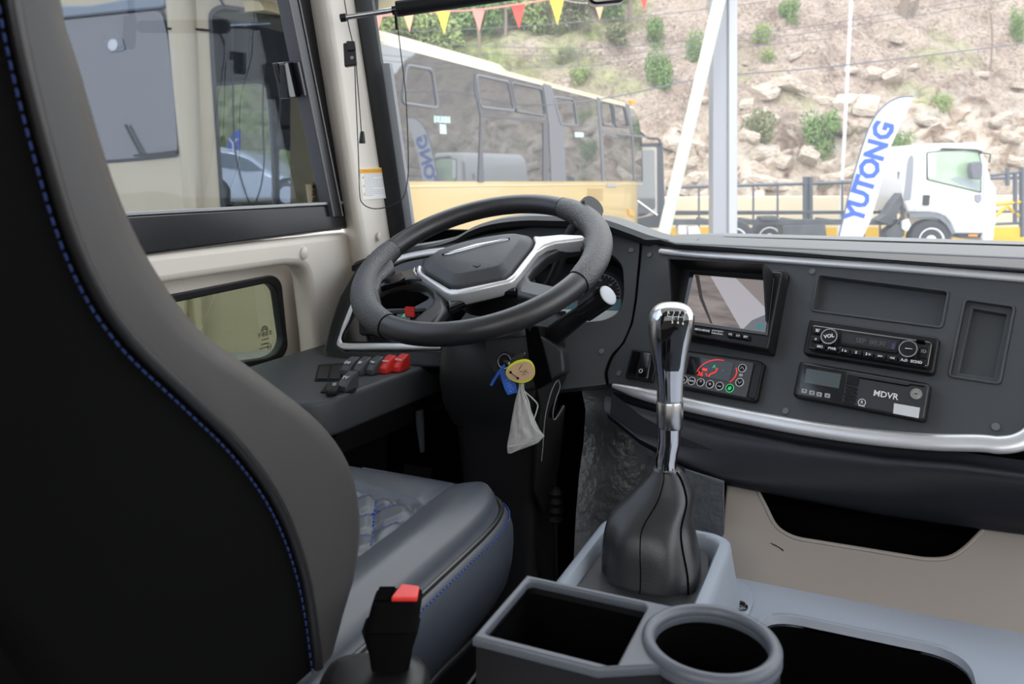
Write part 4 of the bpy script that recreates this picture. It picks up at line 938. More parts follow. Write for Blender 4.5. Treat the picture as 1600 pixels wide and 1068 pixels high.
def edge(k, dz, t0, t1, N_=90): return [Vector((ccx+foot(t, k)[0]*hx, ccy+foot(t, k)[1]*hy, Z(dz))) for t in arc(t0, t1, N_)]
tube('cushion_piping', edge(.955, -.4075, -1.3, 1.6), .0030, M['piping'], se, n=8)
for k, dz in ((.925, -.4045), (.985, -.4155)):
    stitches('cushion_stitching', edge(k, dz, -1.3, 1.6, 200), (0, 0, 1), r=.0008)
# quilting threads
for sgn in (1, -1):
    for m_ in range(-45, 46):
        P = []
        for i in range(60):
            y = .50+i*.008; x = m_*.052-sgn*y*.60
            r_ = (x-ccx)/hx; f_ = (y-ccy)/hy
            if abs(r_) < .59 and f_ < .64-.2*r_*r_ and r_ > -.1: P.append(Vector((x, y, Z(topz(x, y)+.0008))))
        if len(P) > 3: stitches('quilt_stitching', P, (0, 0, 1), r=.0012, L=.005, gap=.003)
# seat base and side cover
loft('seat_pedestal', [[Vector((x, y, Z(z))) for x, y in ((-.86, .42), (-.44, .42), (-.44, .86), (-.86, .86))] for z in (-.50, -.92)], M['blackm'], se, bevel=.02)
PSd = Pl((-.40, .6, Z(-.55)), (0, 1, 0), (0, 0, 1))
plate('side_cover', PSd, [(.30-.6, .03), (.72-.6, .05), (.88-.6, .035), (.90-.6, -.02), (.86-.6, -.10), (.30-.6, -.16)], -.03, 0, M['blackp'], se, px=False, r=.02, bev=.006)
tube('side_cover_rib', [PSd.pt(-.25, -.04, .004), PSd.pt(.15, .005, .004), PSd.pt(.24, .008, .004)], .004, M['blackp'], se, n=8)
tube('slide_rail', [Vector((-.41, .35, Z(-.72))), Vector((-.41, .92, Z(-.72)))], .014, mat('dark_steel', (.08, .08, .08), .35, metal=.8), se, n=8)
# belt buckle
bk = thing('belt_buckle', 'black seat belt buckle with a red release button beside the cushion', 'belt buckle', W(612, 960, .62))
def bq(y, xa, xb, d, dd=.012):
    a_, b_ = W(xa, y, d), W(xb, y+(xb-xa)*.0, d); nrm = cdir(0, 1)
    return rpoly3([a_, b_, b_+nrm*dd*2, a_+nrm*dd*2])
def rpoly3(P): 
    out = []
    for i in range(4):
        p0, p, p1 = P[i-1], P[i], P[(i+1) % 4]
        for t in (.15, ): out += [p.lerp(p0, .18), p.lerp(p0, .05).lerp(p1, .05), p.lerp(p1, .18)]
    return out
loft('buckle_body', [bq(943, 582, 655, .62), bq(950, 579, 656, .618), bq(990, 569, 650, .615), bq(996, 566, 651, .613)], M['shell'], bk, ang=50)
loft('buckle_sleeve', [bq(992, 563, 652, .612, .014), bq(1030, 575, 640, .612, .014), bq(1050, 578, 638, .612, .012)], M['shell'], bk, ang=50)
tp = [W(582, 943, .62), W(655, 943, .62)]
PBk = Pl(W(618, 943, .62), cdir(1, 0), cdir(0, 1, .12))
def onb(u, v, h): return PBk.pt(u, v, h)
plate('red_button', PBk, [(-.004, .002), (.0165, .002), (.0165, .017), (.002, .020)], .0, .004, M['red'], bk, px=False, bev=.001, r=.002)
plate('buckle_slot', PBk, [(-.0165, .003), (-.006, .003), (-.003, .020), (-.0155, .020)], .0, .0012, M['shade_ink_black'], bk, px=False)
# rounded cover the buckle stands in
bc = thing('buckle_cover', 'rounded black cover at the seat side under the belt buckle', 'cover', W(590, 1060, .62))
loft('cover_body', [ell(W(585, 1048, .62)+Vector((0, 0, -h_)), cdir(1, .0), cdir(0, 1), a_, b_, 32, 3) for h_, a_, b_ in ((-.000, .030, .020), (.002, .038, .028), (.008, .042, .032), (.05, .044, .034), (.12, .044, .034))], M['blackp'], bc, ang=60)

# ================================================================== engine console with recess
ZD = -.505
PDk = Pl((.2, .9, Z(ZD)), (1, 0, 0), (0, 1, 0))
ck = thing('engine_console', 'grey engine console with a deep oblong recess beside the gear lever', 'console', (.3, .9, Z(ZD)))
dk_ = [hitz(820, 905, ZD), hitz(1150, 903, ZD)]
dko = [(-.51, -.62), (.9, -.62), (.9, .165), (-.51, .165)]     # u,v around (.2,.9)
rcs = PDk.hits([(1178, 1000), (1190, 962), (1235, 953), (1480, 1018), (1508, 1045)])
reco = [rcs[0], rcs[1], rcs[2], rcs[3], (rcs[4][0], rcs[4][1]), (rcs[4][0]-.0, -.42), (rcs[0][0]-.005, -.42)]
P_rec = PDk.hits([(1178, 955), (1505, 1026)])
ru0, ru1 = P_rec[0][0]+.01, P_rec[1][0]+.005; rv1 = (P_rec[0][1]+P_rec[1][1])/2
recp = rpoly([(ru0, -.46), (ru1, -.46), (ru1, rv1), (ru0, rv1)], [.03, .03, .045, .045], 8)
plate('console_top', PDk, dko, -.012, 0, M['console'], ck, holes=[recp], px=False, bev=.005)
loft('recess', [[PDk.pt(u, v, h_) for u, v in recp] for h_ in (-.003, -.09)]+[[PDk.pt(ru0+(ru1-ru0)*.5+(u-(ru0+ru1)/2)*.9, (v+.15)*.92-.15, -.10) for u, v in recp]], M['shade_ink_black'], ck, cap=(False, True), ang=50)
loft('recess_lip', [[PDk.pt((ru0+ru1)/2+(u-(ru0+ru1)/2)*k, -.15+(v+.15)*k, h_) for u, v in recp] for k, h_ in ((1.045, .0), (1.035, .004), (1.01, .004), (.998, -.004))], M['console'], ck, cyc=True, cap=(False, False), ang=60)
box('console_side', (-.30, .66, Z(ZD-.22)), (.02, .76, .42), M['blackm'], ck)
# beige kick panel below the dashboard
kx0 = PKk.hit(1131, 800)[0]
op = [(1180, 760), (1192, 782), (1212, 824), (1240, 840), (1450, 874), (1485, 872), (1510, 855), (1545, 818), (1560, 790), (1400, 770)]
oph = PKk.hits(op)
kv = PKk.hits([(1131, 740), (1600, 812)]); kout = [(kx0, -.012), (.82, -.012), (.82, kv[1][1]), (kx0, kv[0][1])]
kp = struct(plate('wall_front', PKk, kout, -.012, 0, M['kick'], holes=[rpoly(oph, .014)], px=False, bev=.003))
plate('pocket_back', PKk, [(1150, 740), (1600, 800), (1600, 900), (1150, 870)], -.09, -.08, M['shade_ink_black'], kp)
loft('pocket_wall', [[PKk.pt(u, v, h_) for u, v in rpoly(oph, .014)] for h_ in (-.004, -.085)], M['shade_ink_black'], kp, cap=(False, False))
tube('pocket_edge', [PKk.pt(u, v, -.001) for u, v in rpoly(oph, .014)], .0028, M['kick'], kp, n=8, cyc=True)
for d_ in (0, 3): tube('scuff_mark', cr_pts([PKk.off(.0006).hit3(*p) for p in ((1204+d_, 848+d_*.6), (1213+d_, 852+d_*.7), (1224, 859+d_*.4))], 4), .0005, M['shade_ink_black'], kp, n=4)

# ================================================================== gear lever housing, boot, lever
ZF = -.425
gf = thing('gear_lever_console', 'grey raised frame around the leather boot of the gear lever', 'frame', hitz(1020, 880, ZF))
PGf = Pl(hitz(1020, 880, ZF), (1, 0, 0), (0, 1, 0))
fo_ = PGf.hits([(940, 806), (1102, 822)]); fn_ = PGf.hits([(860, 930), (1095, 968)])
fu0 = (PGf.hit(936, 812)[0]+PGf.hit(880, 900)[0])/2; fu1 = (PGf.hit(1148, 850)[0]+PGf.hit(1108, 915)[0])/2
fv1 = (fo_[0][1]+fo_[1][1])/2; fv0 = -.30
print('frame', fu0, fu1, fv0, fv1, [PGf.hit(*p) for p in ((936, 812), (880, 900), (1148, 850), (1108, 915))])
def fr2(i_, dv=0): return rpoly([(fu0+i_, fv0+i_), (fu1-i_, fv0+i_), (fu1-i_, fv1-i_), (fu0+i_, fv1-i_)], .032-i_*.5, 8)
def fr3(i_, h_): return [PGf.pt(u, v, h_) for u, v in fr2(i_)]
loft('frame_body', [fr3(-.012, ZD-ZF+.001), fr3(-.002, -.012), fr3(-.0005, -.003), fr3(.004, 0), fr3(.011, 0), fr3(.014, -.004), fr3(.016, -.03), fr3(.016, -.07)], M['console'], gf, cap=(False, True), ang=50)
# foot flange with bolt at the right
PFl = PDk
plate('flange', PFl, [(1120, 897), (1150, 901), (1172, 915), (1178, 935), (1166, 965), (1080, 950)], 0, .006, M['console'], gf, r=.012, bev=.003)
loft('bolt', [ell(PFl.off(.006).hit3(1157, 948)+Vector((0, 0, h_)), (1, 0, 0), (0, 1, 0), r_, r_, 20) for h_, r_ in ((0, .0085), (.002, .0085), (.003, .0060), (.005, .0055), (.0055, .003))], M['gloss'], gf, ang=30)
ringp('bolt_ring', PFl, (1157, 948), .0048, .0036, .0115, .0122, M['satin'], gf)
# boot
gl_ = thing('gear_lever', 'chrome and black gear lever rising from a pleated leather boot', 'gear lever', hitz(1030, 900, ZD))
bcn = [(fu0+fu1)/2, (fv0+fv1)/2+.035]
def brg(px, py, d, a_, b_, p=3.2, wr=0, ph=0, n=72, rot=0):
    c = W(px, py, d); out = []
    for i, q_ in enumerate(ell(c, Vector((1, 0, 0)), Vector((0, 1, 0)), a_, b_, n, p)):
        f_ = 1+wr*(math.sin(i/n*tau*4+ph)*.6+math.sin(i/n*tau*7+ph*2.1)*.4); out.append(c+(q_-c)*f_)
    return out
boot = mat('boot_leather', (.017, .018, .020), .38, bump=.15, bs=800, vor=True, spec=.6)
dL = .925
BR = [(1042, 732, .015, .015, 2.2, 0, 0, dL), (1043, 745, .022, .020, 2.4, .01, 0, dL), (1037, 770, .034, .030, 2.6, .02, .4, dL), (1019, 803, .0440, .042, 2.8, .03, .8, dL-.005), (1017, 830, .0480, .047, 3, .05, 1.2, dL-.01), (1019, 868, .0520, .050, 3.0, .06, 1.6, dL-.015), (1018, 895, .0520, .050, 3.0, .07, 2.0, dL-.02), (1014, 915, .054, .054, 3.0, .06, 2.2, dL-.02)]
rings = [brg(x, y, d, a_, b_, p_, w_, ph) for x, y, a_, b_, p_, w_, ph, d in BR]
for gk, gh in ((.72, -.050), (.93, -.030), (1.0, -.014)):
    rings.append([PGf.pt(bcn[0]+math.copysign(abs(math.cos(i/72*tau))**.45, math.cos(i/72*tau))*(fu1-fu0-.032)/2*gk, (fv1-.016-.20)/2+math.copysign(abs(math.sin(i/72*tau))**.45, math.sin(i/72*tau))*(fv1-.016+.20)/2*gk, gh+.006*math.sin(i/72*tau*5)*(gk < 1)) for i in range(72)])
# smooth through the stations
cols = list(zip(*rings)); cols = [cr_pts(c, 4) for c in cols]; rings = list(zip(*cols))
loft('boot', rings, boot, gl_, ang=80)
bs = [c for c in cols]
for idx, sr in ((66, .0012), (54, .0006)):
    tube('boot_seam', [p+Vector((0, 0, .001)) for p in bs[idx][:30]], sr, M['shade_ink_black'], gl_, n=5)
PGo = PGf.off(-.03)
plate('boot_skirt', PGf, [(p[0], p[1]) for p in fr2(.013)], -.055, -.034, boot, gl_, px=False)
# chrome rod and collar
def rr_(px, py, d, a_, b_=None, n=40, p=2): return ell(W(px, py, d), cdir(1, 0), cdir(0, 1), a_, b_ or a_, n, p)
sc1 = dL/1260
loft('rod', [rr_(1041, 738, dL, .0115), rr_(1041, 720, dL, .0118), rr_(1043, 705, dL, .012), rr_(1046, 690, dL, .0125), rr_(1046, 660, dL, .013)], M['chrome'], gl_)
loft('collar', [rr_(1046, 667, dL, .0145), rr_(1046, 664, dL, .0152), rr_(1046.5, 628, dL, .0152), rr_(1046.5, 625, dL, .0145)], M['satin'], gl_, ang=30)
# knob: rings from bottom to crown; x left, x right (photo), depth half-size
KN = [(626, 1027, 1066, .014), (600, 1026, 1067, .015), (570, 1022, 1070, .017), (545, 1017, 1075, .020), (520, 1014, 1080, .023), (502, 1014, 1083.5, .025), (492, 1016, 1084, .025), (484, 1020, 1081, .023), (478, 1026, 1076, .019), (474, 1034, 1068, .013), (472, 1044, 1057, .005)]
def kring(y, xa, xb, b_, grow=0, n=48, p=2.4):
    d = dL-.004; return ell(W((xa+xb)/2, y, d), cdir(1, 0), cdir(0, 1), (xb-xa)/2*d/F+grow, b_+grow, n, p)
kr = [kring(*k) for k in KN]; kc = [cr_pts(c, 3) for c in zip(*kr)]
loft('knob', list(zip(*kc)), M['satin'], gl_, ang=80)
# inlay: face patch on the knob front, chrome edge and gloss centre, following the same surface
def kface(y, tl_, tr2, grow, n=14):
    # interpolate knob section at photo row y
    for a_, b_ in zip(KN, KN[1:]):
        if a_[0] >= y >= b_[0]: t = (a_[0]-y)/(a_[0]-b_[0]); k = [a_[i]+(b_[i]-a_[i])*t for i in range(4)]; break
    d = dL-.004; c = W((k[1]+k[2])/2, y, d); a2 = (k[2]-k[1])/2*d/F+grow; b2 = k[3]+grow; out = []
    for i in range(n+1):
        xx = tl_+(tr2-tl_)*i/n; q_ = ((xx-(k[1]+k[2])/2)*d/F)/a2; q_ = max(-.98, min(.98, q_))
        yy = (1-abs(q_)**2.4)**(1/2.4); out.append(c+cdir(1, 0)*a2*q_-cdir(0, 1)*b2*yy)
    return out
def patch(name, rows, grow, m_): 
    return loft(name, [kface(y, a_, b_, grow) for y, a_, b_ in rows], m_, gl_, cyc=False, ang=80)
patch('chrome_bezel', [(478.5, 1031, 1066), (482, 1025, 1073), (488, 1022, 1076), (496, 1020.5, 1077), (510, 1021, 1073), (530, 1022, 1069), (555, 1024, 1066), (580, 1026, 1064), (600, 1027, 1063), (622, 1029, 1062)], .0012, M['chrome'])
patch('gloss_inlay', [(481, 1036, 1060), (484, 1030, 1067), (490, 1027.5, 1069.5), (498, 1026.5, 1069), (510, 1026.5, 1066), (530, 1027.5, 1061.5), (550, 1029, 1059), (568, 1031, 1057.5), (574, 1035, 1055)], .0022, M['gloss'])
def kpt(x, y): r_ = kface(y, x, x+.01, .0030, 1); return r_[0]
wn_ = mat('gear_pattern_white', (.8, .85, .85), .5)
for L in (((1036, 488), (1044, 488.2), (1052, 488.6), (1060, 489.5)), ((1045, 484), (1044, 488), (1042.8, 492.5)), ((1053.5, 484.5), (1052.5, 488.6), (1051.3, 493)), ((1062, 486), (1061, 489.5), (1059.8, 495)), ((1036.5, 485), (1036, 488))):
    tube('shift_pattern', [kpt(*p) for p in L], .00032, wn_, gl_, n=5)
for s_, x, y in (('2', 1042.8, 496.5), ('4', 1051, 497.3), ('6', 1059, 498.7), ('1', 1046.2, 482.3), ('3', 1055, 482.3), ('5', 1063, 483.5), ('R', 1038, 483)):
    p = kpt(x, y); pl_ = Pl(p, cdir(1, 0), cdir(0, .35, 1)); text(s_, pl_, (0, 0), .0042, wn_, gl_, px=False, h=.0006, bold=.00012, name='gear_number')

# ================================================================== cup holder box
ZC = -.345
PCb = Pl(hitz(970, 970, ZC), (1, 0, 0), (0, 1, 0))
cb = thing('cup_holder_box', 'dark storage box with a square tray and a round cup holder', 'cup holder box', PCb.pt(0, 0))
tr = [(825, 900), (1018, 942), (960, 1045), (745, 990)]
T = PCb.hits(tr); print('tray', T)
cc = PCb.hit(1107, 1022); 
u0_ = (T[0][0]+T[3][0])/2; v1_ = (T[0][1]+T[1][1])/2; v0_ = (T[2][1]+T[3][1])/2; u1_ = (T[1][0]+T[2][0])/2
print('cup', cc, [PCb.hit(*p) for p in ((1012, 1008), (1202, 1030), (1107, 958))])
ri, ro = .0455, .0545
cc = (PCb.hit(1107, 958)[0]+.006, PCb.hit(1107, 957)[1]-ri)
lpm = PCb.hits([(1012, 1010), (1202, 1030)]); cc = ((lpm[0][0]+lpm[1][0])/2, cc[1]); ri = (lpm[1][0]-lpm[0][0])/2*.985; ro = ri+.0095; cc = (cc[0], PCb.hit(1107, 958)[1]-ri)
b_ = .0035
trn = rpoly([(u0_+b_, v0_+b_), (u1_-b_*.3, v0_+b_), (u1_-b_*.3, v1_-b_), (u0_+b_, v1_-b_)], .006)
outer = rpoly([(u0_-.002, v0_-.004), (cc[0]+ro*.2, v0_-.004), (cc[0]+ro*.2, v1_+.003), (u0_-.002, v1_+.003)], [.01, .002, .002, .01])
arcs = [(cc[0]+ro*math.cos(t), cc[1]+ro*math.sin(t)) for t in arc(-2.3, 2.3, 40)]
hole2 = [(cc[0]+ri*math.cos(t), cc[1]+ri*math.sin(t)) for t in arc(0, tau, 48)[:-1]]
# outline: tray rectangle joined with the cup ring
vlo = v0_-.004; vhi = v1_+.003
import bisect
def yon(t): return cc[1]+ro*math.sin(t)
ts = arc(-math.pi/2-.6, math.pi/2+.6, 60)
arcp = [(cc[0]+ro*math.cos(t), cc[1]+ro*math.sin(t)) for t in ts if (cc[0]+ro*math.cos(t)) > u1_-.006 and True]
arcp = [p for p in arcp]
outl = [(u0_-.002, vhi), (u0_-.002, vlo), (u1_-.012, vlo)]+arcp+[(u1_+.004, vhi)]
plate('box_rim', PCb, outl, -.008, 0, M['boxp'], cb, holes=[trn, hole2], px=False, bev=.0022)
loft('tray_well', [[PCb.pt(u, v, h_) for u, v in trn] for h_ in (-.012, -.085)], M['shade_ink_black'], cb, cap=(False, True), bevel=.003)
loft('cup_well', [[PCb.pt(cc[0]+(u-cc[0])*k, cc[1]+(v-cc[1])*k, h_) for u, v in hole2] for k, h_ in ((1.0, -.008), (.92, -.085), (.86, -.09))], M['shade_ink_black'], cb, cap=(False, True))
tube('cup_rim', [PCb.pt(cc[0]+(ri+ro)/2*math.cos(t), cc[1]+(ri+ro)/2*math.sin(t), .0) for t in arc(0, tau, 64)[:-1]], .0050, M['boxp'], cb, n=14, cyc=True)
def wall_(L, h0, h1): return [[PCb.pt(u, v, h_) for u, v in L] for h_ in (h0, h1)]
oo = [(u0_, vhi-.004), (u0_, vlo+.002), (u1_-.010, vlo+.002)]+[(cc[0]+(p[0]-cc[0])*.96, cc[1]+(p[1]-cc[1])*.96) for p in arcp]+[(u1_+.004, vhi-.004)]
loft('box_body', wall_(oo, -.007, -.158), M['blackp'], cb, cap=(False, True), ang=50)
for (x, y, dx, dy) in ((840, 978, 6, -6), (1062, 1002, 5, 3), (1025, 1026, 8, -2)):
    tube('painted_glint', cr_pts([PCb.off(-.05).hit3(x, y), PCb.off(-.05).hit3(x+dx*.5, y+dy), PCb.off(-.05).hit3(x+dx, y+dy*2)], 3), .0006, M['chrome'], cb, n=5)  # chrome threads added as glints inside the wells
# support block linking box to the console
# ================================================================== outside: ground, hillside
asph = mat('pale_asphalt', (.28, .28, .28), .8, bump=.3, bs=20, var=.5, vs_=2, col2=(.34, .33, .32))
def gquad(name, pts, z, m_): 
    bm = bmesh.new(); bm.faces.new([bm.verts.new((p.x, p.y, z)) for p in pts]); return struct(bfin(name, bm, m_))
gquad('ground', [Vector((-60, -30, 0)), Vector((70, -30, 0)), Vector((70, 60, 0)), Vector((-60, 60, 0))], 0, asph)
def nz_(p, s, o=4): return noise.fractal(Vector(p)*s, 1.0, 2.0, o)
hm = bpy.data.materials.new('rocky_hillside'); hm.use_nodes = True; T_ = hm.node_tree; B_ = T_.nodes['Principled BSDF']; B_.inputs['Roughness'].default_value = .9; B_.inputs['Specular IOR Level'].default_value = .2
co_n = T_.nodes.new('ShaderNodeTexCoord')
def ns(scale, det=6, dist=0):
    n = T_.nodes.new('ShaderNodeTexNoise'); n.inputs['Scale'].default_value = scale; n.inputs['Detail'].default_value = det; n.inputs['Distortion'].default_value = dist; T_.links.new(co_n.outputs['Object'], n.inputs['Vector']); return n
def rp(src, stops):
    r = T_.nodes.new('ShaderNodeValToRGB'); e = r.color_ramp.elements
    while len(e) < len(stops): e.new(.5)
    for q, (p, c) in zip(e, stops): q.position = p; q.color = (*c, 1)
    T_.links.new(src, r.inputs[0]); return r
def mx(f_, a, b):
    m = T_.nodes.new('ShaderNodeMix'); m.data_type = 'RGBA'
    T_.links.new(f_, m.inputs[0]); T_.links.new(a, m.inputs[6]); T_.links.new(b, m.inputs[7]); return m.outputs[2]
earth = rp(ns(.9, 8, .6).outputs['Fac'], [(.30, (0.132, 0.086, 0.066)), (.45, (0.277, 0.205, 0.165)), (.58, (0.383, 0.304, 0.251)), (.72, (0.330, 0.277, 0.185))])
litter = rp(ns(9, 6, .3).outputs['Fac'], [(.35, (0.106, 0.073, 0.053)), (.5, (0.317, 0.251, 0.205)), (.68, (0.462, 0.396, 0.330))])
ground_ = mx(rp(ns(2.5, 3).outputs['Fac'], [(.4, (.25,)*3), (.6, (.7,)*3)]).outputs[0], earth.outputs[0], litter.outputs[0])
rock = rp(ns(1.6, 9, 1.2).outputs['Fac'], [(.32, (0.106, 0.073, 0.059)), (.42, (0.330, 0.238, 0.178)), (.52, (0.488, 0.409, 0.330)), (.66, (0.528, 0.488, 0.436))])
at = T_.nodes.new('ShaderNodeVertexColor'); at.layer_name = 'mask'
sp_ = T_.nodes.new('ShaderNodeSeparateColor'); T_.links.new(at.outputs[0], sp_.inputs[0])
c1 = mx(sp_.outputs[0], ground_, rock.outputs[0])
grn = rp(ns(3, 7).outputs['Fac'], [(.35, (.07, .09, .035)), (.5, (.18, .22, .07)), (.65, (.30, .31, .14))])
c2 = mx(sp_.outputs[1], c1, grn.outputs[0]); T_.links.new(c2, B_.inputs['Base Color'])
bu = T_.nodes.new('ShaderNodeBump'); bu.inputs['Strength'].default_value = .8; bu.inputs['Distance'].default_value = .15; T_.links.new(ns(5, 10).outputs['Fac'], bu.inputs['Height']); T_.links.new(bu.outputs[0], B_.inputs['Normal'])
D0 = 21.0
def hillpt(x, s, disp=True):
    """camera-frame x across and distance s up the slope"""
    a = math.radians(50); y = D0+.10*abs(x-6)*0+s*math.cos(a); z = -.15+s*math.sin(a)
    p = Vector((x, y, z)); msk = 0
    # rock band low on the slope, stronger to the right of the brace
    band = math.exp(-((s-(3.0+.09*(x-6)*1+nz_((x*.25, 3, 0), 1)*1.2))/1.7)**2)*(1 if x > 1 else max(0, (x+3)/4))
    rk_ = band
    if disp:
        d = nz_((x, s, 0), .35, 3)*.55+nz_((x, s, 7), 1.1, 5)*.28
        # stepped ledges inside the band
        st_ = nz_((x*.5, s*1.3, 2), .8, 4); led = abs(((s*1.1+st_*1.6) % 1)-.5)*2
        d += rk_*(led**3*.5+abs(nz_((x*1.3, s*2, 5), 1.0, 5))*.55)
        p += Vector((0, -math.sin(a), math.cos(a)))*d*.9
    return p, rk_
bm = bmesh.new(); NX, NS = 300, 130; xs0, xs1 = -24, 34; grid = []; cols = []
for j in range(NS+1):
    row = []
    for i in range(NX+1):
        x = xs0+(xs1-xs0)*i/NX; s = 17*j/NS; p, rk_ = hillpt(x, s)
        row.append(bm.verts.new(CAM*0+cdir(p.x, p.y)+Vector((0, 0, p.z))))
        q = nz_((x, s, 3), .6, 3)
        left = max(0, min(1, (4.0-x-(s-5)*-.25)/6))*(1 if s > 2.5 else .5)
        cols.append((max(0, min(1, rk_*1.3+q*.5-.15)), max(0, min(.9, left*.9+q*.8-.15 if x < 5 else q*1.0-.28)), 0, 1))
    grid.append(row)
for j in range(NS):
    for i in range(NX): bm.faces.new((grid[j][i], grid[j][i+1], grid[j+1][i+1], grid[j+1][i]))
hill = bfin('hillside', bm, hm, fix=False, ang=180); struct(hill)
ca = hill.data.color_attributes.new('mask', 'FLOAT_COLOR', 'POINT')
for i, c in enumerate(cols): ca.data[i].color = c
# loose rock blocks of the ledges
rockm = mat('sandstone', (.40, .32, .25), .9, bump=.8, bs=4, var=.6, vs_=2.2, col2=(.55, .49, .42), spec=.2)
def onhill(px, py):
    """where the sight line meets the slope"""
    r = Vector(((px-800)/F, 1, (HY-py)/F)); a = math.radians(50)
    # plane through (0,D0,-.15) rel ground
    n_ = Vector((0, -math.sin(a), math.cos(a))); t = (Vector((0, D0, -.15-H)).dot(n_))/r.dot(n_)
    q = r*t; s = (q.y-D0)/math.cos(a); p, _ = hillpt(q.x, s); return cdir(p.x, p.y)+Vector((0, 0, p.z)), t
rmeshes = []
for k in range(6):
    b = bmesh.new(); bmesh.ops.create_icosphere(b, subdivisions=2, radius=1)
    for v in b.verts:
        d = 1+.45*noise.noise(v.co*1.1+Vector((k*7, 0, 0))); v.co *= d; v.co = Vector((max(-.75, min(.75, v.co.x)), max(-.7, min(.7, v.co.y)), max(-.6, min(.6, v.co.z))))
    me = bpy.data.meshes.new('rock_mesh'); b.to_mesh(me); b.free(); me.materials.append(rockm); rmeshes.append(me)
rr_px = [(1168, 155, 20), (1195, 140, 28), (1225, 132, 30), (1260, 140, 26), (1290, 155, 22), (1320, 160, 30), (1350, 168, 32), (1372, 175, 22), (1180, 185, 24), (1210, 180, 20), (1165, 235, 26), (1190, 248, 30), (1225, 255, 24), (1255, 262, 26), (1300, 250, 22), (1060, 230, 30), (1075, 255, 24), (1085, 200, 20), (1095, 275, 26), (1060, 290, 20), (1180, 290, 30), (1220, 292, 34), (1262, 290, 22), (1390, 130, 24), (1360, 120, 26), (1330, 108, 18), (1400, 60, 16), (1420, 110, 14), (1440, 200, 20), (1470, 225, 26), (1500, 235, 24), (1545, 240, 30), (1580, 225, 26), (1560, 190, 20), (1595, 255, 26), (1480, 260, 24), (1520, 262, 22), (1170, 90, 12), (1240, 90, 14), (1310, 205, 22), (1340, 215, 18), (1100, 150, 12), (1530, 120, 14), (1590, 130, 16), (1490, 110, 10), (1320, 270, 24), (1290, 285, 22)]
rnd = random.Random(5)
for i, (x, y, r_) in enumerate(rr_px):
    p, t = onhill(x, y); o = bpy.data.objects.new('rock', rmeshes[i % 6]); COL.objects.link(o); o.parent = hill
    s = r_*t/F; o.location = p-WL[hill.name]+Vector((0, 0, -.1*s)); o.rotation_euler = (rnd.uniform(-.4, .4), rnd.uniform(-.4, .4), rnd.uniform(0, 6)); o.scale = (s*1.2, s*.8, s*.55)
# ------------------------------------------------------------------ foliage
def leafmat(n, a, b): return mat(n, a, .6, var=.7, vs_=2.5, col2=b, spec=.3)
lf1 = leafmat('shrub_leaves', (.09, .17, .045), (.23, .32, .11)); lf2 = leafmat('pale_leaves', (.19, .26, .07), (.37, .43, .18)); lf3 = leafmat('olive_leaves', (.14, .16, .07), (.27, .27, .14))
barkm = mat('bark', (.22, .17, .13), .9)
def crown_mesh(seed, nl, ls, m_, ax=(1, 1, 1)):
    r = random.Random(seed); b = bmesh.new()
    blobs = [(Vector((r.uniform(-.55, .55), r.uniform(-.55, .55), r.uniform(-.6, .65))), r.uniform(.35, .55)) for _ in range(12)]+[(Vector((0, 0, 0)), .6)]
    for i in range(nl):
        c, rad_ = blobs[i % len(blobs)]
        d = Vector((r.gauss(0, 1), r.gauss(0, 1), r.gauss(0, 1))).normalized(); p = c+d*rad_*r.uniform(.6, 1.05)
        u = Vector((r.gauss(0, 1), r.gauss(0, 1), r.gauss(0, 1))).normalized(); v = (d+u*.8).cross(u).normalized(); s = ls*r.uniform(.6, 1.3)
        p = Vector((p.x*ax[0], p.y*ax[1], p.z*ax[2]))
        q = [b.verts.new(p-u*s), b.verts.new(p+v*s*.45), b.verts.new(p+u*s), b.verts.new(p-v*s*.45)]; b.faces.new(q)
    me = bpy.data.meshes.new('crown'); b.to_mesh(me); b.free(); me.materials.append(m_); return me
CM = {}
def plant(name, px, py, rx, ry, label, cat, kind=0, grp=None, dens=1, base=None):
    key = (kind, dens, (px*7+py) % 3)
    if key not in CM: CM[key] = crown_mesh(hash(key) % 1000+3, int(2600*dens), .085, (lf1, lf2, lf3)[kind])
    p, t = onhill(px, py+ry*.7); s = t/F
    o = thing(name, label, cat, p, grp)
    f_ = bpy.data.objects.new('foliage', CM[key]); COL.objects.link(f_); f_.parent = o; f_.location = Vector((0, 0, ry*s*.75)) ; f_.scale = (rx*s, rx*s*.8, ry*s)
    f_.rotation_euler = (0, 0, (px*13) % 6)
    tube('trunk', [p+Vector((0, 0, -.15)), p+Vector((.03, 0, ry*s*.8))], .03+rx*s*.03, barkm, o, n=6)
    return o
SH = [(1030, 118, 27, 38, 'large green shrub on the rock face, second to the left of the steel post', 0), (1028, 45, 25, 32, 'green shrub high on the slope above the large one left of the post', 0),
 (1086, 78, 20, 30, 'green shrub just left of the steel post behind the pale brace', 0), (1231, 28, 21, 27, 'green shrub at the top edge between the steel post and the light pole', 0),
 (1284, 210, 33, 44, 'biggest round shrub on the rocks left of the light pole', 0), (1467, 168, 18, 22, 'small round bright shrub alone above the white truck', 1),
 (1182, 210, 32, 30, 'sparse olive shrub low beside the steel post', 2), (1592, 40, 16, 32, 'green shrub cut by the right edge of the view', 0),
 (1398, 250, 20, 24, 'shrub half hidden behind the feather flag', 0), (1190, 58, 24, 22, 'pale loose shrub right of the steel post near the top', 1), (1198, 88, 14, 16, 'tiny pale shrub under the loose one', 1),
 (905, 118, 26, 18, 'yellow green shrub above the coach roof', 1), (880, 92, 22, 16, 'dull shrub behind the coach roof at its middle', 2), (965, 60, 30, 22, 'olive shrub high left of the two big ones', 2)]
for x, y, rx, ry, l_, k_ in SH: plant('shrub', x, y, rx, ry, l_, 'shrub', k_, dens=1 if rx > 25 else .6)
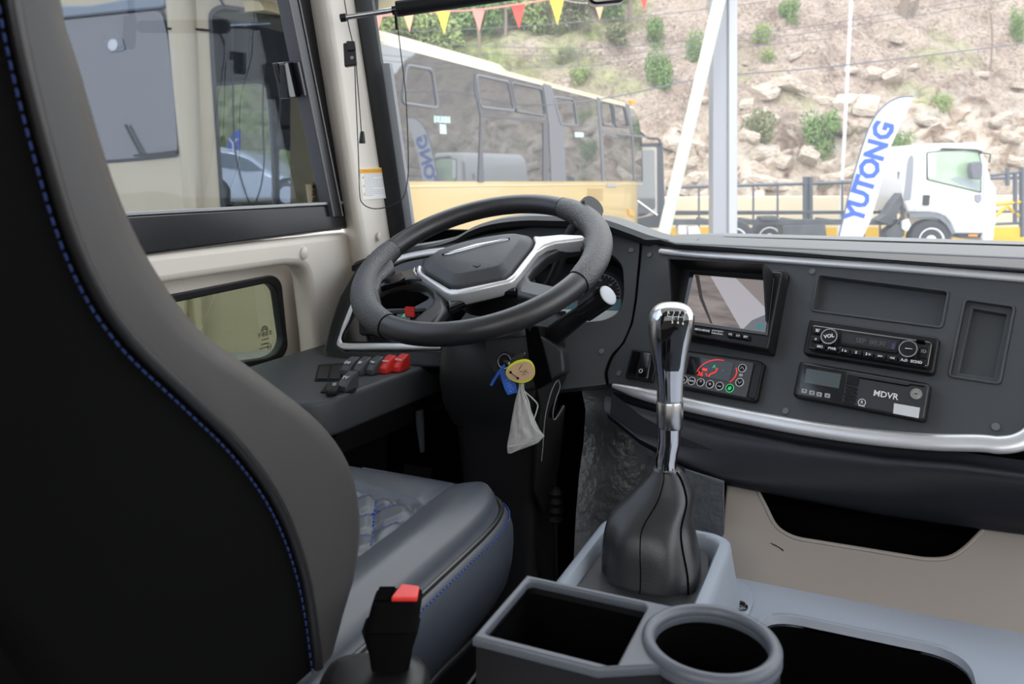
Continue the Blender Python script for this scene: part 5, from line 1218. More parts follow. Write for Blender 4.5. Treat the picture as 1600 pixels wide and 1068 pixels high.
TRS = [(615, 30, 50, 45, 'pale leafy tree directly above the coach tail', 1), (690, 45, 60, 40, 'bright yellow green tree behind the bunting above the coach', 1), (750, 20, 50, 50, 'dark olive tree behind the fourth bunting pennant', 0), (820, 15, 55, 40, 'mid green tree behind the red pennants', 1), (890, 20, 50, 36, 'olive tree left of the mirror at the top', 2), (955, 8, 40, 30, 'tree top under the mirror edge', 0), (560, -20, 60, 60, 'tree behind the windscreen pillar', 0), (700, -20, 80, 40, 'tall tree reaching above the blind', 2), (840, -30, 80, 40, 'tall tree above the view behind the bunting', 0)]
for x, y, rx, ry, l_, k_ in TRS: plant('tree', x, y, rx, ry, l_, 'tree', k_)
# thin bare stems on the slope
for k, (x, y, x2, y2, w_) in enumerate(((1412, 22, 1414, -40, .16), (1428, 20, 1440, -40, .06), (790, 70, 786, -30, .05), (985, 40, 982, -30, .07), (1549, 105, 1548, 20, .03), (1325, 100, 1326, 60, .03), (750, 110, 744, 20, .05))):
    a_, t = onhill(x, y); b_ = CAM+ray(x2, y2)*(t)
    o = tube('bare_tree', cr_pts([a_-Vector((0, 0, .2)), a_.lerp(b_, .5)+Vector((.05, 0, 0)), b_], 4), [w_]*9, barkm, n=7); tag(o, ('thick dark trunk at the top right of the slope', 'thin trunk leaning beside the thick dark one', 'thin grey trunk among the trees above the coach', 'slim trunk under the mirror edge', 'bare sapling at the upper right of the slope', 'bare twig above the rock ledge by the light pole', 'slim trunk left of the middle trees')[k], 'tree trunk')
# dry grass tufts and fallen sticks: uncountable litter
bm = bmesh.new(); r = random.Random(9)
for i in range(2600):
    x = r.uniform(-8, 20); s = r.uniform(2.5, 11); p, rk_ = hillpt(x, s)
    if rk_ > .55 and r.random() < .8: continue
    P = cdir(p.x, p.y)+Vector((0, 0, p.z)); d = Vector((r.uniform(-1, 1), r.uniform(-1, 1), r.uniform(.0, 1))).normalized()*r.uniform(.1, .38)
    w_ = d.cross(Vector((r.uniform(-1, 1), r.uniform(-1, 1), .3))).normalized()*.012
    bm.faces.new([bm.verts.new(P-w_), bm.verts.new(P+w_), bm.verts.new(P+d)])
bfin('dry_litter', bm, mat('dry_stalks', (.38, .31, .23), .9, var=.6, vs_=1, col2=(.50, .45, .38)), hill, fix=False, kind='stuff')
# ================================================================== wall, fence, gate behind the truck
PT = Pl(W(1455, 411, 15.3), cdir(1, 0), (0, 0, 1)); PT.O.z = 0
bar = thing('concrete_barrier', 'cream and yellow painted concrete barrier behind the fence', 'barrier', PT.pt(0, 0, -3))
PBr = PT.off(-3.6)
cream = mat('cream_paint', (.66, .56, .40), .7); yel = mat('yellow_paint', (.70, .42, .03), .6)
yb = lambda y: PBr.hit(1300, y)[1]
uL, uR = PBr.hit(900, 300)[0], PBr.hit(2000, 300)[0]
plate('cream_face', PBr, [(uL, 0), (uR, 0), (uR, yb(303)), (uL, yb(308))], -.3, 0, cream, bar, px=False, bev=.03)
for q in range(12): plate('yellow_block', PBr, [(uL+q*2.2, .0), (uL+q*2.2+1.7, .0), (uL+q*2.2+1.7, yb(368)+.2), (uL+q*2.2, yb(368)+.2)], 0, .03, yel, bar, px=False, bev=.01)
fc = thing('metal_fence', 'dark grey metal railing with square posts behind the truck', 'fence', PT.pt(0, 0, -2.5)); PFc = PT.off(-2.6)
fcm = mat('dark_fence_steel', (.10, .11, .13), .5)
fy = lambda x: 292-(x-1050)*.04
def fbar(name, x0, y0, x1, y1, w_, m_=fcm, par=None, pl=None):
    pl = pl or PFc; a_ = pl.hit3(x0, y0); b_ = pl.hit3(x1, y1)
    return tube(name, [a_, b_], w_, m_, par or fc, n=4)
fbar('top_rail', 1040, 293, 1600, 277, .035); fbar('top_rail', 1600, 277, 2300, 255, .035)
fbar('bottom_rail', 1040, 334, 1620, 330, .03)
for x in (1258, 1266): fbar('post', x, 276, x, 372, .055)
for x in (1092, 1177, 1215, 1316, 1350, 1375, 1400): fbar('post', x, fy(x), x, 372, .022)
# right hand gate part
gt = thing('boom_gate', 'dark steel gate with yellow bars right of the truck cab', 'gate', PT.pt(1.5, 0, -2)); PGt = PT.off(-2.0)
for x0, y0, x1, y1, w_ in ((1548, 274, 1600, 268, .03), (1586, 270, 1586, 348, .045), (1597, 262, 1597, 370, .06), (1552, 350, 1600, 348, .03), (1574, 262, 1574, 290, .045), (1597, 266, 1900, 240, .04)): fbar('gate_frame', x0, y0, x1, y1, w_, fcm, gt, PGt)
for x0, y0, x1, y1, w_ in ((1550, 320, 1600, 315, .035), (1554, 338, 1574, 322, .035), (1574, 322, 1592, 338, .035)): fbar('yellow_bar', x0, y0, x1, y1, w_, yel, gt, PGt)
plate('yellow_foot', PGt, [(1550, 356), (1620, 354), (1620, 370), (1550, 370)], -.1, 0, yel, gt)
# ================================================================== truck
tk = thing('white_truck', 'white cab truck with a bare chassis parked side on behind the fence line', 'truck', PT.pt(0, 0))
z8 = lambda L: [(1380+x/5.34, 200+y/5.34) for x, y in L]
wt_ = mat('white_truck_paint', (.62, .62, .63), .3, coat=.4); dk2 = mat('chassis_black', (.04, .045, .05), .5, var=.5, vs_=4, col2=(.09, .09, .10)); tyre = mat('tyre_rubber', (.05, .05, .055), .8)
cab = z8([(215, 700), (222, 560), (180, 600), (165, 560), (160, 470), (185, 290), (215, 200), (270, 150), (330, 132), (560, 125), (800, 122), (832, 140), (840, 215), (865, 280), (905, 440), (950, 495), (950, 800), (935, 815), (925, 930), (840, 940), (815, 910), (825, 878), (600, 878), (560, 780), (520, 740), (460, 715), (380, 705), (300, 705)])
cab = z8([(215, 700), (175, 600), (165, 560), (160, 470), (185, 290), (215, 200), (270, 150), (330, 132), (560, 125), (800, 122), (832, 140), (840, 215), (865, 280), (905, 440), (950, 495), (950, 800), (935, 815), (925, 930), (840, 945), (815, 915), (825, 880), (600, 880), (560, 780), (520, 740), (460, 715), (380, 705), (300, 705)])
win = z8([(370, 210), (480, 195), (720, 185), (790, 190), (812, 290), (810, 530), (375, 425)])
side = plate('cab_body', PT, cab, -1.9, 0, wt_, tk, bev=.05)
gls = mat('truck_window_glass', (.12, .20, .14), .08, coat=.5)
plate('window_frame', PT, z8([(362, 202), (480, 186), (760, 178), (800, 184), (822, 290), (820, 542), (362, 432)]), 0, .012, M['frame'], tk, r=.03, bev=.004)
plate('side_window', PT, win, .012, .018, mat('green_side_glass', (.30, .42, .28), .1, var=.5, vs_=3, col2=(.45, .55, .42)), tk, r=.03)
plate('window_post_reflection', PT, z8([(378, 212), (440, 206), (436, 412), (378, 402)]), .018, .02, mat('pale_reflection', (.75, .78, .78), .4), tk, r=.01)  # pale patch painted on the glass as a reflection
plate('seat_seen', PT, z8([(545, 425), (620, 405), (720, 430), (805, 460), (805, 525), (640, 470)]), .018, .02, mat('cab_seat_grey', (.32, .36, .38), .6), tk, r=.01)
plate('rear_quarter_window', PT, z8([(200, 300), (215, 240), (240, 220), (255, 250), (250, 400), (230, 600), (170, 600), (185, 460)]), 0, .015, mat('grey_quarter_glass', (.22, .23, .26), .1), tk, r=.03, bev=.004)
plate('rain_visor', PT, z8([(480, 180), (500, 165), (780, 175), (830, 190), (826, 215), (790, 200), (700, 188)]), .0, .05, M['frame'], tk, r=.01, bev=.006)
plate('mirror', PT, z8([(740, 290), (800, 275), (832, 290), (830, 400), (810, 430), (750, 425), (735, 350)]), .12, .28, mat('mirror_grey', (.13, .13, .15), .4), tk, r=.03, bev=.02)
tube('mirror_arm', [PT.pt(*PT.hit(*z8([(800, 205)])[0]), .02), PT.pt(*PT.hit(*z8([(838, 220)])[0]), .22), PT.pt(*PT.hit(*z8([(828, 290)])[0]), .22)], .015, M['frame'], tk, n=6)
plate('door_handle', PT, z8([(338, 558), (392, 558), (384, 645), (332, 645)]), 0, .03, M['frame'], tk, r=.01, bev=.006)
plate('side_lamp', PT, z8([(772, 555), (820, 552), (822, 600), (800, 625), (770, 605)]), 0, .03, mat('smoked_lamp', (.25, .25, .28), .2), tk, r=.01, bev=.006)
tube('door_seam', [PT.off(.003).hit3(*p) for p in z8([(290, 210), (275, 400), (262, 700)])], .006, M['grey'], tk, n=4)
tube('door_seam', [PT.off(.003).hit3(*p) for p in z8([(845, 300), (838, 500), (828, 875)])], .006, M['grey'], tk, n=4)
plate('bumper', PT, z8([(832, 820), (930, 808), (922, 935), (835, 948)]), -.05, .03, wt_, tk, bev=.02)
plate('step', PT, z8([(600, 880), (825, 878), (815, 915), (640, 912)]), -.4, -.02, M['frame'], tk, bev=.01)
plate('marker_lamp', PT, z8([(715, 886), (790, 886), (785, 905), (712, 903)]), -.02, .0, mat('orange_lamp', (.85, .25, .03), .3), tk)
plate('wheel_arch', PT, z8([(222, 712), (420, 708), (500, 735), (560, 800), (600, 880), (575, 890), (530, 810), (470, 760), (400, 745), (225, 750)]), -.1, .03, mat('arch_grey', (.16, .17, .19), .5), tk, bev=.01)
def wheel(px, py, r_, par, pl=PT, rimc=None, hz=-.25, wd=.25):
    u, v = pl.hit(px, py); v = r_ if v < r_ else v
    C0 = lambda h_: pl.pt(u, v, h_)
    t = loft('tyre', [ell(C0(h_), pl.U, pl.V, q_, q_, 32) for h_, q_ in ((-wd, r_*.93), (-wd+.03, r_), (-.05, r_), (-.01, r_*.94), (.0, r_*.80), (-.02, r_*.60))], tyre, par, cap=(True, True), ang=40)
    loft('wheel_rim', [ell(C0(h_), pl.U, pl.V, q_, q_, 32) for h_, q_ in ((.0, r_*.62), (.004, r_*.58), (-.04, r_*.50), (-.06, r_*.30), (.0, r_*.24), (.01, r_*.16))], rimc or mat('white_rim', (.72, .72, .74), .4), par, cap=(False, True), ang=30)
    for k in range(6):
        an = k/6*tau; c = C0(-.035)+pl.U*r_*.43*math.cos(an)+pl.V*r_*.43*math.sin(an)
        loft('rim_hole', [ell(c+pl.N*h_, pl.U, pl.V, .028, .028, 10) for h_ in (0, .006)], M['shade_ink_black'], par)
wheel(1456, 376, .40, tk)
wheel(1148, 376, .40, tk); 
for yy, h0, h1 in (((1050, 345, 1420, 341, .05)), ) and (((343, 352), -.25, -.15), ((333, 338), -1.4, -1.3)):
    u0c, u1c = PT.hit(1048, 345)[0], PT.hit(1425, 345)[0]; vt_, vb_ = PT.hit(1200, yy[0])[1], PT.hit(1200, yy[1])[1]
    plate('chassis_rail', PT, [(u0c, vb_), (u1c, vb_), (u1c, vt_), (u0c, vt_)], h0, h1, dk2, tk, px=False, bev=.01)
for x in (1060, 1110, 1180, 1250, 1310, 1370): plate('cross_member', PT, [(x, 344), (x+7, 344), (x+7, 350), (x, 350)], -1.4, -.2, dk2, tk)
for L, m_ in ((((1222, 352), (1290, 351), (1292, 372), (1224, 373)), dk2), (((1370, 345), (1385, 335), (1395, 318), (1410, 300), (1416, 305), (1404, 330), (1392, 352)), dk2), (((1385, 362), (1400, 350), (1412, 352), (1414, 368), (1400, 376), (1386, 374)), dk2), (((1060, 352), (1072, 352), (1074, 366), (1060, 366)), wt_), (((1075, 355), (1092, 353), (1096, 368), (1076, 368)), mat('white_tank', (.6, .6, .6), .5)), (((1190, 338), (1215, 337), (1218, 344), (1188, 344)), dk2)):
    plate('chassis_fitting', PT, list(L), -.35, -.05, m_, tk, r=.03, bev=.01)
plate('air_filter', PT, [(1411, 345), (1420, 341), (1424, 352), (1418, 362), (1410, 358)], -.1, -.0, wt_, tk, r=.03, bev=.01)
tube('exhaust_stack', [PT.off(-.2).hit3(1411, 348), PT.off(-.2).hit3(1407, 300), PT.off(-.2).hit3(1405, 268)], .035, mat('stack_grey', (.2, .2, .22), .4), tk, n=8)
tube('hose', cr_pts([PT.off(-.1).hit3(*p) for p in ((1400, 352), (1412, 332), (1418, 322), (1424, 318))], 4), .02, dk2, tk, n=6)
wheel(1148+55, 372, .38, tk, PT.off(-1.5))
# ================================================================== feather flag
fl = thing('feather_flag', 'tall white feather flag with blue capital letters in front of the truck', 'flag', W(1330, 385, 13.3))
PFl2 = Pl(W(1370, 280, 13.3), cdir(1, -.30), (0, 0, 1))
z5 = lambda L: [(1000+x/2.6667, y/2.6667) for x, y in L]
fo2 = z5([(1138, 402), (1090, 405), (1040, 425), (995, 465), (960, 520), (930, 600), (905, 680), (875, 790), (850, 900), (828, 990), (815, 1060), (905, 1060), (925, 995), (960, 920), (990, 820), (1020, 700), (1045, 610), (1085, 520), (1125, 440)])
flagw = mat('white_flag_cloth', (.60, .61, .63), .7, trans=0)
plate('flag_cloth', PFl2, fo2, -.004, .004, flagw, fl, smooth=False)
tube('flag_edge', cr_pts([PFl2.hit3(*p) for p in z5([(1138, 402), (1090, 404), (1040, 424), (995, 464), (960, 519), (930, 599), (905, 679), (875, 789), (850, 899), (828, 989), (812, 1080)])], 4), .013, mat('flag_pole', (.10, .11, .16), .4), fl, n=6)
blue = mat('flag_blue', (.03, .10, .45), .6)
base_l = [z5([p])[0] for p in ((893, 905), (912, 838), (942, 765), (957, 700), (985, 640), (1020, 545))]
p0 = PFl2.hit(*z5([(905, 880)])[0]); p1 = PFl2.hit(*z5([(1018, 540)])[0]); an = math.atan2(p1[1]-p0[1], p1[0]-p0[0])
for s_, (x, y), w_ in zip('YUTONG', ((899, 890), (917, 828), (937, 768), (960, 703), (987, 625), (1015, 545)), (1,)*6):
    u, v = PFl2.off(.006).hit(*z5([(x, y)])[0]); loc_an = an
    text(s_, PFl2, (u, v), .42, blue, fl, px=False, h=.0065, rot=an, bold=.018, sx=1.0, name='letter')
# two more flags of the row outside the right of the view are mirrored in the coach glass
# ================================================================== posts, brace, pole
sp2 = thing('steel_post', 'grey steel canopy post standing behind the windscreen', 'post', Vector((*W(1135, 300, 9)[:2], 0)))
stm = mat('galvanised_steel', (.30, .30, .33), .45, metal=.2)
PSp = Pl(W(1128, 283, 9), cdir(1, .0), (0, 0, 1))
uu = lambda x: PSp.hit(x, 283)[0]
plate('web', PSp, [(uu(1114), -1.6), (uu(1136), -1.6), (uu(1136), 5), (uu(1114), 5)], -.2, 0, stm, sp2, px=False, bev=.006)
plate('flange', PSp, [(uu(1138), -1.6), (uu(1151), -1.6), (uu(1151), 5), (uu(1138), 5)], -.22, .03, mat('pale_steel', (.42, .42, .45), .4, metal=.2), sp2, px=False, bev=.006)
plate('shadow_gap', PSp, [(uu(1136), -1.6), (uu(1138), -1.6), (uu(1138), 5), (uu(1136), 5)], -.2, -.02, M['grey'], sp2, px=False)
plate('base_plate', PSp, [(uu(1105), -1.6), (uu(1160), -1.6), (uu(1160), -1.57), (uu(1105), -1.57)], -.3, .12, stm, sp2, px=False)
bw = thing('diagonal_brace', 'pale greenish diagonal brace leaning against the steel post', 'brace', Vector((*W(1035, 362, 8.9)[:2], 0)))
a_, b_ = W(1038, 362, 8.8), W(1124, 0, 8.8); tube('brace_tube', [a_+(a_-b_)*.32, b_+(b_-a_)*.9], .068, mat('pale_green_white', (.56, .59, .49), .4), bw, n=20)
tube('brace_foot', [a_+(a_-b_)*.33, a_+(a_-b_)*.30], .10, stm, bw, n=16)
pl2 = thing('light_pole', 'thin pale pole rising past the rock face left of the flag', 'pole', Vector((*W(1316, 400, 18)[:2], 0)))
a_, b_ = W(1316, 283, 18), W(1330, 0, 18); a2_ = a_+(a_-b_)*.38; tube('pole_shaft', [a2_, b_+(b_-a_)*1.2], .036, mat('pole_white', (.62, .62, .65), .5), pl2, n=10)
tube('pole_base', [a2_, a2_+Vector((0, 0, .3))], .07, stm, pl2, n=12)
# overhead wires
wm = mat('cable_grey', (.13, .13, .15), .6)
for i, (L, d, l_) in enumerate(((((560, 178), (900, 160), (1100, 122), (1300, 104), (1600, 68)), 12, 'dark overhead cable crossing the rock face low'), (((560, 75), (900, 88), (1100, 70), (1300, 46), (1600, -5)), 12.2, 'upper overhead cable crossing the whole slope'), (((560, 62), (900, 76), (1100, 60), (1300, 36), (1600, -16)), 12.3, 'thin cable running just above the upper one'), (((560, 52), (800, 42), (1000, 26), (1200, 2)), 12.5, 'thin topmost cable behind the bunting'), (((650, 105), (900, 104), (1050, 85), (1300, 60)), 12.6, 'faint cable above the coach roof'))):
    o = tube('overhead_cable', cr_pts([W(x, y, d) for x, y in L], 5), .010 if i == 0 else .006, wm, n=5); tag(o, l_, 'cable', 'overhead cables')
# bunting
bnt = thing('bunting_string', 'string of red orange and yellow pennants above the coach', 'bunting', W(750, 12, 6))
redp, yelp, pinkp, orp = mat('red_pennant', (.85, .06, .04), .5), mat('yellow_pennant', (.9, .62, .05), .5), mat('faded_red_pennant', (.85, .25, .2), .5), mat('peach_pennant', (.88, .40, .22), .5)
tube('string', cr_pts([W(x, y, 6) for x, y in ((480, 34), (580, 27), (640, 21), (700, 18), (750, 15), (810, 7), (870, -3), (930, -16))], 4), .006, mat('pink_cord', (.8, .25, .22), .6), bnt, n=5)
tube('string', cr_pts([W(x, y, 6.3) for x, y in ((840, -12), (900, 4), (940, 2), (1000, -8), (1050, -16))], 4), .004, mat('grey_cord', (.5, .4, .4), .6), bnt, n=5)
PBn = Pl(W(750, 15, 6), cdir(1, .1), (0, 0, 1))
for (xa, xb, yt, xt, yb_, m_) in ((577, 598, 24, 587, 62, pinkp), (629, 647, 20, 640, 50, orp), (682, 703, 18, 694, 53, yelp), (737, 758, 14, 749, 49, pinkp), (798, 821, 7, 811, 45, redp), (857, 883, -6, 871, 39, yelp), (928, 945, 3, 937, 31, orp), (998, 1014, -12, 1007, 17, redp)):
    plate('pennant', PBn, [(xa, yt), (xb, yt-1), (xt, yb_)], -.002, .002, m_, bnt, smooth=False)
# ================================================================== yellow coach
O_ = W(1003, 283, 16.4); PC_ = Pl(O_, cdir(.447, .894), (0, 0, 1)); 
if PC_.N.dot(CAM-PC_.O) < 0: PC_ = Pl(PC_.O, -PC_.U, PC_.V)
pc = PC_                                   # v = 0 is eye level, 1.6 m above ground
ch = thing('yellow_coach', 'long yellow coach with dark windows parked beyond the windscreen', 'coach', Vector((pc.O.x, pc.O.y, 0)))
ylw = mat('coach_yellow', (.58, .42, .18), .3, coat=.5); ycr = mat('coach_pale_yellow', (.62, .52, .30), .35, coat=.4)
cgl = bpy.data.materials.new('coach_dark_glass'); cgl.use_nodes = True; q_ = cgl.node_tree.nodes['Principled BSDF']; q_.inputs['Base Color'].default_value = (.055, .058, .062, 1); q_.inputs['Roughness'].default_value = .03; q_.inputs['Coat Weight'].default_value = 1; q_.inputs['Coat Roughness'].default_value = .02; q_.inputs['IOR'].default_value = 1.9
U0 = pc.hit(588, 283)[0]; U1 = pc.hit(1004, 283)[0]
roofv = lambda: None
vr = [(x, pc.hit(x, y)[1]) for x, y in ((640, 60), (840, 115), (980, 155))]; print('roof v', vr, 'U', U0, U1)
RV = 1.60
# body section (v, depth h) swept along u, front end rounded
def sec(u, k=0.0, drop=0.0):
    L = [(-1.25, -.05-k), (-.9, -k), (0, -k), (RV-.62, -.02-k), (RV-.28, -.07-k), (RV-.12, -.16-k), (RV-.02-drop, -.36-k), (RV-drop, -.7-k)]
    L += [(RV-drop, -1.75+k), (RV-.2, -2.2+k), (RV-.62, -2.35+k), (0, -2.38+k), (-1.25, -2.35+k)]
    L = [(v, max(h_, -1.15)) for v, h_ in L]
    return [pc.pt(u, v, h_) for v, h_ in L]
loft('body', [sec(U0, .06), sec(U0+.1), sec(U1-.45), sec(U1-.2, .04, .05), sec(U1-.05, .14, .12), sec(U1+.03, .3, .3)], ylw, ch, ang=50)
# roof cap slightly raised, pale
def rsec(u, k=0): return [pc.pt(u, v, h_) for v, h_ in ((RV-.45, -.03), (RV-.25, -.06), (RV-.10, -.15), (RV+.01, -.36), (RV+.02, -.7), (RV+.02, -1.0), (RV-.1, -1.16))]
loft('roof_panel', [rsec(U0-.01), rsec(U1-.12)], ycr, ch, cyc=False, ang=60)
ru0_, ru1_ = pc.hit(700, 283)[0], pc.hit(832, 283)[0]
loft('roof_unit', [[pc.pt(u, RV+v, h_) for v, h_ in ((-.02, -.40), (.10*k, -.46), (.14*k, -.55), (.14*k, -1.0), (.0, -1.1))] for u, k in ((ru0_-2.6, .6), (ru0_-2.3, 1), (ru1_-.15, 1), (ru1_+.12, .25))], ycr, ch, ang=40)
# dark window band
vW0, vW1 = .0, 1.43
band = [(U0+.05, vW0), (U1+.01, vW0), (U1-.05, vW1-.55), (U1-.35, vW1-.10), (U1-.6, vW1), (U0+.05, vW1)]
plate('window_band', pc, band, -.06, .006, cgl, ch, px=False)
mul = mat('coach_mullion', (.16, .16, .17), .5); mul2 = mat('coach_mullion_dark', (.09, .09, .10), .4)
z4 = lambda L: [(600+x/2.811, y/2.811) for x, y in L]
def mb(pts, m_=mul, name='mullion', h0=.004, h1=.016): plate(name, pc, z4(pts), h0, h1, m_, ch, smooth=False)
mb([(25, 420), (60, 440), (80, 800), (60, 800)], mul)
mb([(400, 320), (418, 330), (430, 500), (720, 530), (725, 795), (700, 795), (700, 540), (428, 510), (440, 800), (415, 800), (425, 505), (400, 400)], mul2)
mb([(700, 365), (735, 375), (790, 555), (800, 795), (735, 795), (725, 545)], mul)
mb([(935, 425), (948, 430), (962, 575), (970, 795), (960, 795), (950, 570)], mul)
mb([(1060, 455), (1078, 460), (1095, 590), (1105, 790), (1098, 790), (1090, 590)], mul)
mb([(955, 572), (1160, 598), (1160, 606), (955, 582)], mul)
def frame(pts, t=.03, m_=mul, name='sliding_window_frame'):
    L = rpoly(pc.off(.02).hits(z4(pts)), .08, 5); tube(name, [pc.pt(u, v, .014) for u, v in L], .018, m_, ch, n=6, cyc=True)
frame([(100, 285), (215, 305), (240, 475), (85, 452)]); frame([(405, 328), (550, 360), (575, 487), (425, 470)]); frame([(560, 362), (695, 392), (712, 510), (580, 488)], m_=mul2); frame([(745, 425), (835, 437), (852, 553), (775, 545)]); frame([(950, 445), (1000, 455), (1012, 555), (962, 548)], m_=mul2); frame([(1008, 458), (1055, 468), (1075, 560), (1018, 555)], m_=mul2)
stk_ = mat('window_sticker', (.55, .72, .70), .6)
plate('window_sticker', pc, z4([(220, 508), (290, 512), (291, 540), (221, 538)]), .006, .009, stk_, ch); plate('window_sticker', pc, z4([(245, 545), (272, 547), (275, 588), (247, 587)]), .006, .009, stk_, ch); plate('window_sticker', pc, z4([(838, 580), (876, 582), (877, 602), (840, 602)]), .006, .009, stk_, ch)
for i in range(4): text('出口安全'[i] if 0 else 'EXIT'[i], pc, z4([(232+i*16, 524)])[0], .12, mat('sticker_ink', (.1, .2, .2), .6), ch, h=.010)
# lower body details
tube('body_crease', [pc.pt(U0, -.06, .0), pc.pt(U1, -.06, .0)], .012, ycr, ch, n=6)
for i in range(7): tube('louvre', [pc.off(.004).hit3(*z4([(895, 828+i*8)])[0]), pc.off(.004).hit3(*z4([(960, 828+i*8)])[0])], .012, mat('louvre_ochre', (.5, .34, .12), .5), ch, n=4)
plate('flap', pc, z4([(980, 805), (1020, 808), (1020, 822), (980, 820)]), 0, .02, M['grey'], ch, bev=.005)
for u in (U1-2.3, U1-7.2): wheel(*[0, 0], .5, ch, Pl(pc.pt(u, -1.6, .02)-pc.U*pc.hit(0, 0)[0]*0, pc.U, pc.V)) if False else None
for u in (U1-2.6, U1-8.6):
    PP = Pl(pc.pt(u, -1.6, .01), pc.U, pc.V); r_ = .48
    loft('tyre', [ell(PP.pt(0, r_, h_), PP.U, PP.V, q, q, 32) for h_, q in ((-.3, r_*.9), (-.27, r_), (-.03, r_), (.0, r_*.9), (.0, r_*.6), (-.05, r_*.5))], tyre, ch)
plate('orange_marker', pc, z4([(1085, 440), (1105, 440), (1108, 458), (1090, 458)]), -.05, .02, mat('orange_marker_lamp', (.9, .3, .02), .3, emit=(1, .3, .02), es=.3), ch, bev=.01)
plate('corner_lamp', pc, z4([(1075, 915), (1095, 925), (1098, 950), (1080, 945)]), 0, .03, mat('corner_orange', (.9, .4, .05), .3), ch, bev=.01)
# opened entrance door standing out in front
PDo = Pl(W(1014, 283, 16.9), cdir(1, .05), (0, 0, 1))
fd = mat('door_frame_dark', (.06, .065, .08), .4)
plate('open_door_frame', PDo, z4([(1100, 640), (1110, 630), (1225, 625), (1235, 940), (1210, 1000), (1100, 1000)]), -.06, 0, fd, ch, r=.03, bev=.01)
plate('open_door_trim', PDo, z4([(1108, 645), (1198, 645), (1200, 940), (1110, 960)]), 0, .01, mat('door_trim_sand', (.50, .45, .40), .5), ch, r=.05)
plate('open_door_glass', PDo, z4([(1112, 660), (1188, 658), (1192, 915), (1150, 945), (1112, 955)]), .01, .02, cgl, ch, r=.05)
tube('door_rail', [PDo.off(.04).hit3(*z4([(1110, 880)])[0]), PDo.off(.04).hit3(*z4([(1200, 945)])[0])], .025, M['chrome'], ch, n=8)
tube('mirror_bracket', cr_pts([pc.pt(U1-.1, .1+RV*.55, 0), PDo.off(.1).hit3(*z4([(1160, 606)])[0]), PDo.off(.1).hit3(*z4([(1205, 610)])[0]), PDo.off(.1).hit3(*z4([(1215, 640)])[0])], 4), .025, M['frame'], ch, n=6)
# ================================================================== beige bus seen through the side window
K_ = 7.4
PSd2 = Pl(W(300, 283, K_), cdir(.93, .37), (0, 0, 1)); PFt = Pl(W(262, 283, K_), cdir(.96, -.28), (0, 0, 1))
bb = thing('beige_bus', 'beige bus with a large windscreen seen through the driver side window', 'bus', Vector((*W(280, 283, 8)[:2], 0)))
bgp = mat('bus_beige_paint', (.40, .335, .22), .35, coat=.4, var=.5, vs_=1.2, col2=(.45, .39, .28)); bgt = mat('bus_roof_blue_grey', (.14, .17, .21), .3, coat=.5)
wgl = mat('grey_windscreen_glass', (.13, .125, .13), .12, spec=.9)
sw_out = [(240, -60), (262, 40), (278, 130), (285, 230), (282, 250), (200, 262), (120, 262), (60, -60)]
def q3(pl, L): return [pl.hit3(*p) for p in L]
plate('front_face', PFt, [(-60, -70), (262, -70), (280, 60), (290, 200), (292, 330), (290, 520), (-60, 520)], -.12, 0, bgp, bb, holes=[], bev=.02)
plate('windscreen', PFt, [(0, 42), (252, 16), (262, 60), (270, 130), (277, 225), (276, 240), (220, 246), (0, 262)], 0, .02, wgl, bb, r=.08)
plate('windscreen_gasket', PFt, [(0, 36), (256, 10), (267, 58), (275, 130), (282, 230), (279, 245), (220, 251), (0, 268)], -.01, .006, M['frame'], bb, r=.09)
plate('roof_fairing', PFt, [(-60, 10), (140, 8), (200, -3), (256, -4), (258, 8), (252, 12), (0, 38), (-60, 44)], 0, .05, bgt, bb, bev=.02)
plate('screen_bracket', PFt, [(162, 62), (190, 58), (196, 78), (170, 82)], .02, .03, mat('bracket_grey', (.16, .17, .2), .4), bb, r=.03)
disc('bracket_pad', PFt, (176, 70), .055, .03, .035, mat('pad_pale', (.5, .5, .52), .4), bb, n=16)
tube('wiper', [PFt.off(.05).hit3(*p) for p in ((196, 195), (210, 222), (220, 240))], .015, M['frame'], bb, n=6)
tube('wiper', [PFt.off(.05).hit3(*p) for p in ((210, 243), (245, 240), (275, 236))], .012, M['frame'], bb, n=6)
# corner column, side shell with openings
w1_ = [(330, 22), (345, 11), (480, 30), (536, 37), (546, 330), (350, 330), (335, 100)]
cyl = []
for x_, dd in ((258, 0), (272, -.05), (290, -.03), (310, .0)):
    pass
loft('corner_pillar', [[W(x-(262-262), y, K_)+cdir(0, 1)*dd for x, dd in ((253+(y*.09), .06), (262+(y*.09), -.05), (278+(y*.07), -.10), (296+(y*.05), -.08), (306+y*.03, .02), (300+y*.03, .3), (262+y*.07, .35))] for y in (-80, 0, 80, 160, 240, 330, 520)], bgp, bb, ang=60)
plate('side_shell', PSd2, [(285, -70), (556, -70), (566, 560), (290, 560)], -.10, 0, bgp, bb, holes=[rpoly(PSd2.hits(w1_), .12, 6)], hu=True, bev=.02)
tube('roof_seam', [PSd2.off(.004).hit3(*p) for p in ((262, 45), (290, 44), (330, 48))], .012, M['frame'], bb, n=5)
tube('roof_seam', [PSd2.off(.004).hit3(*p) for p in ((342, -5), (347, 4), (352, 12))], .012, M['frame'], bb, n=5)
plate('side_pane', PSd2, [(326, 16), (342, 6), (480, 26), (540, 34), (550, 334), (346, 334), (330, 100)], -.05, -.04, glass('bus_side_pane', (.70, .74, .78), .01), bb, r=.1)
plate('window_gasket', PSd2, [(325, 18), (342, 6), (480, 25), (540, 33), (550, 336), (345, 336), (329, 100)], -.02, .012, M['frame'], bb, holes=[rpoly(PSd2.off(.012).hits([(331, 24), (346, 13), (480, 32), (534, 40), (543, 328), (351, 328), (336, 100)]), .1, 6)], hu=True, r=.1)
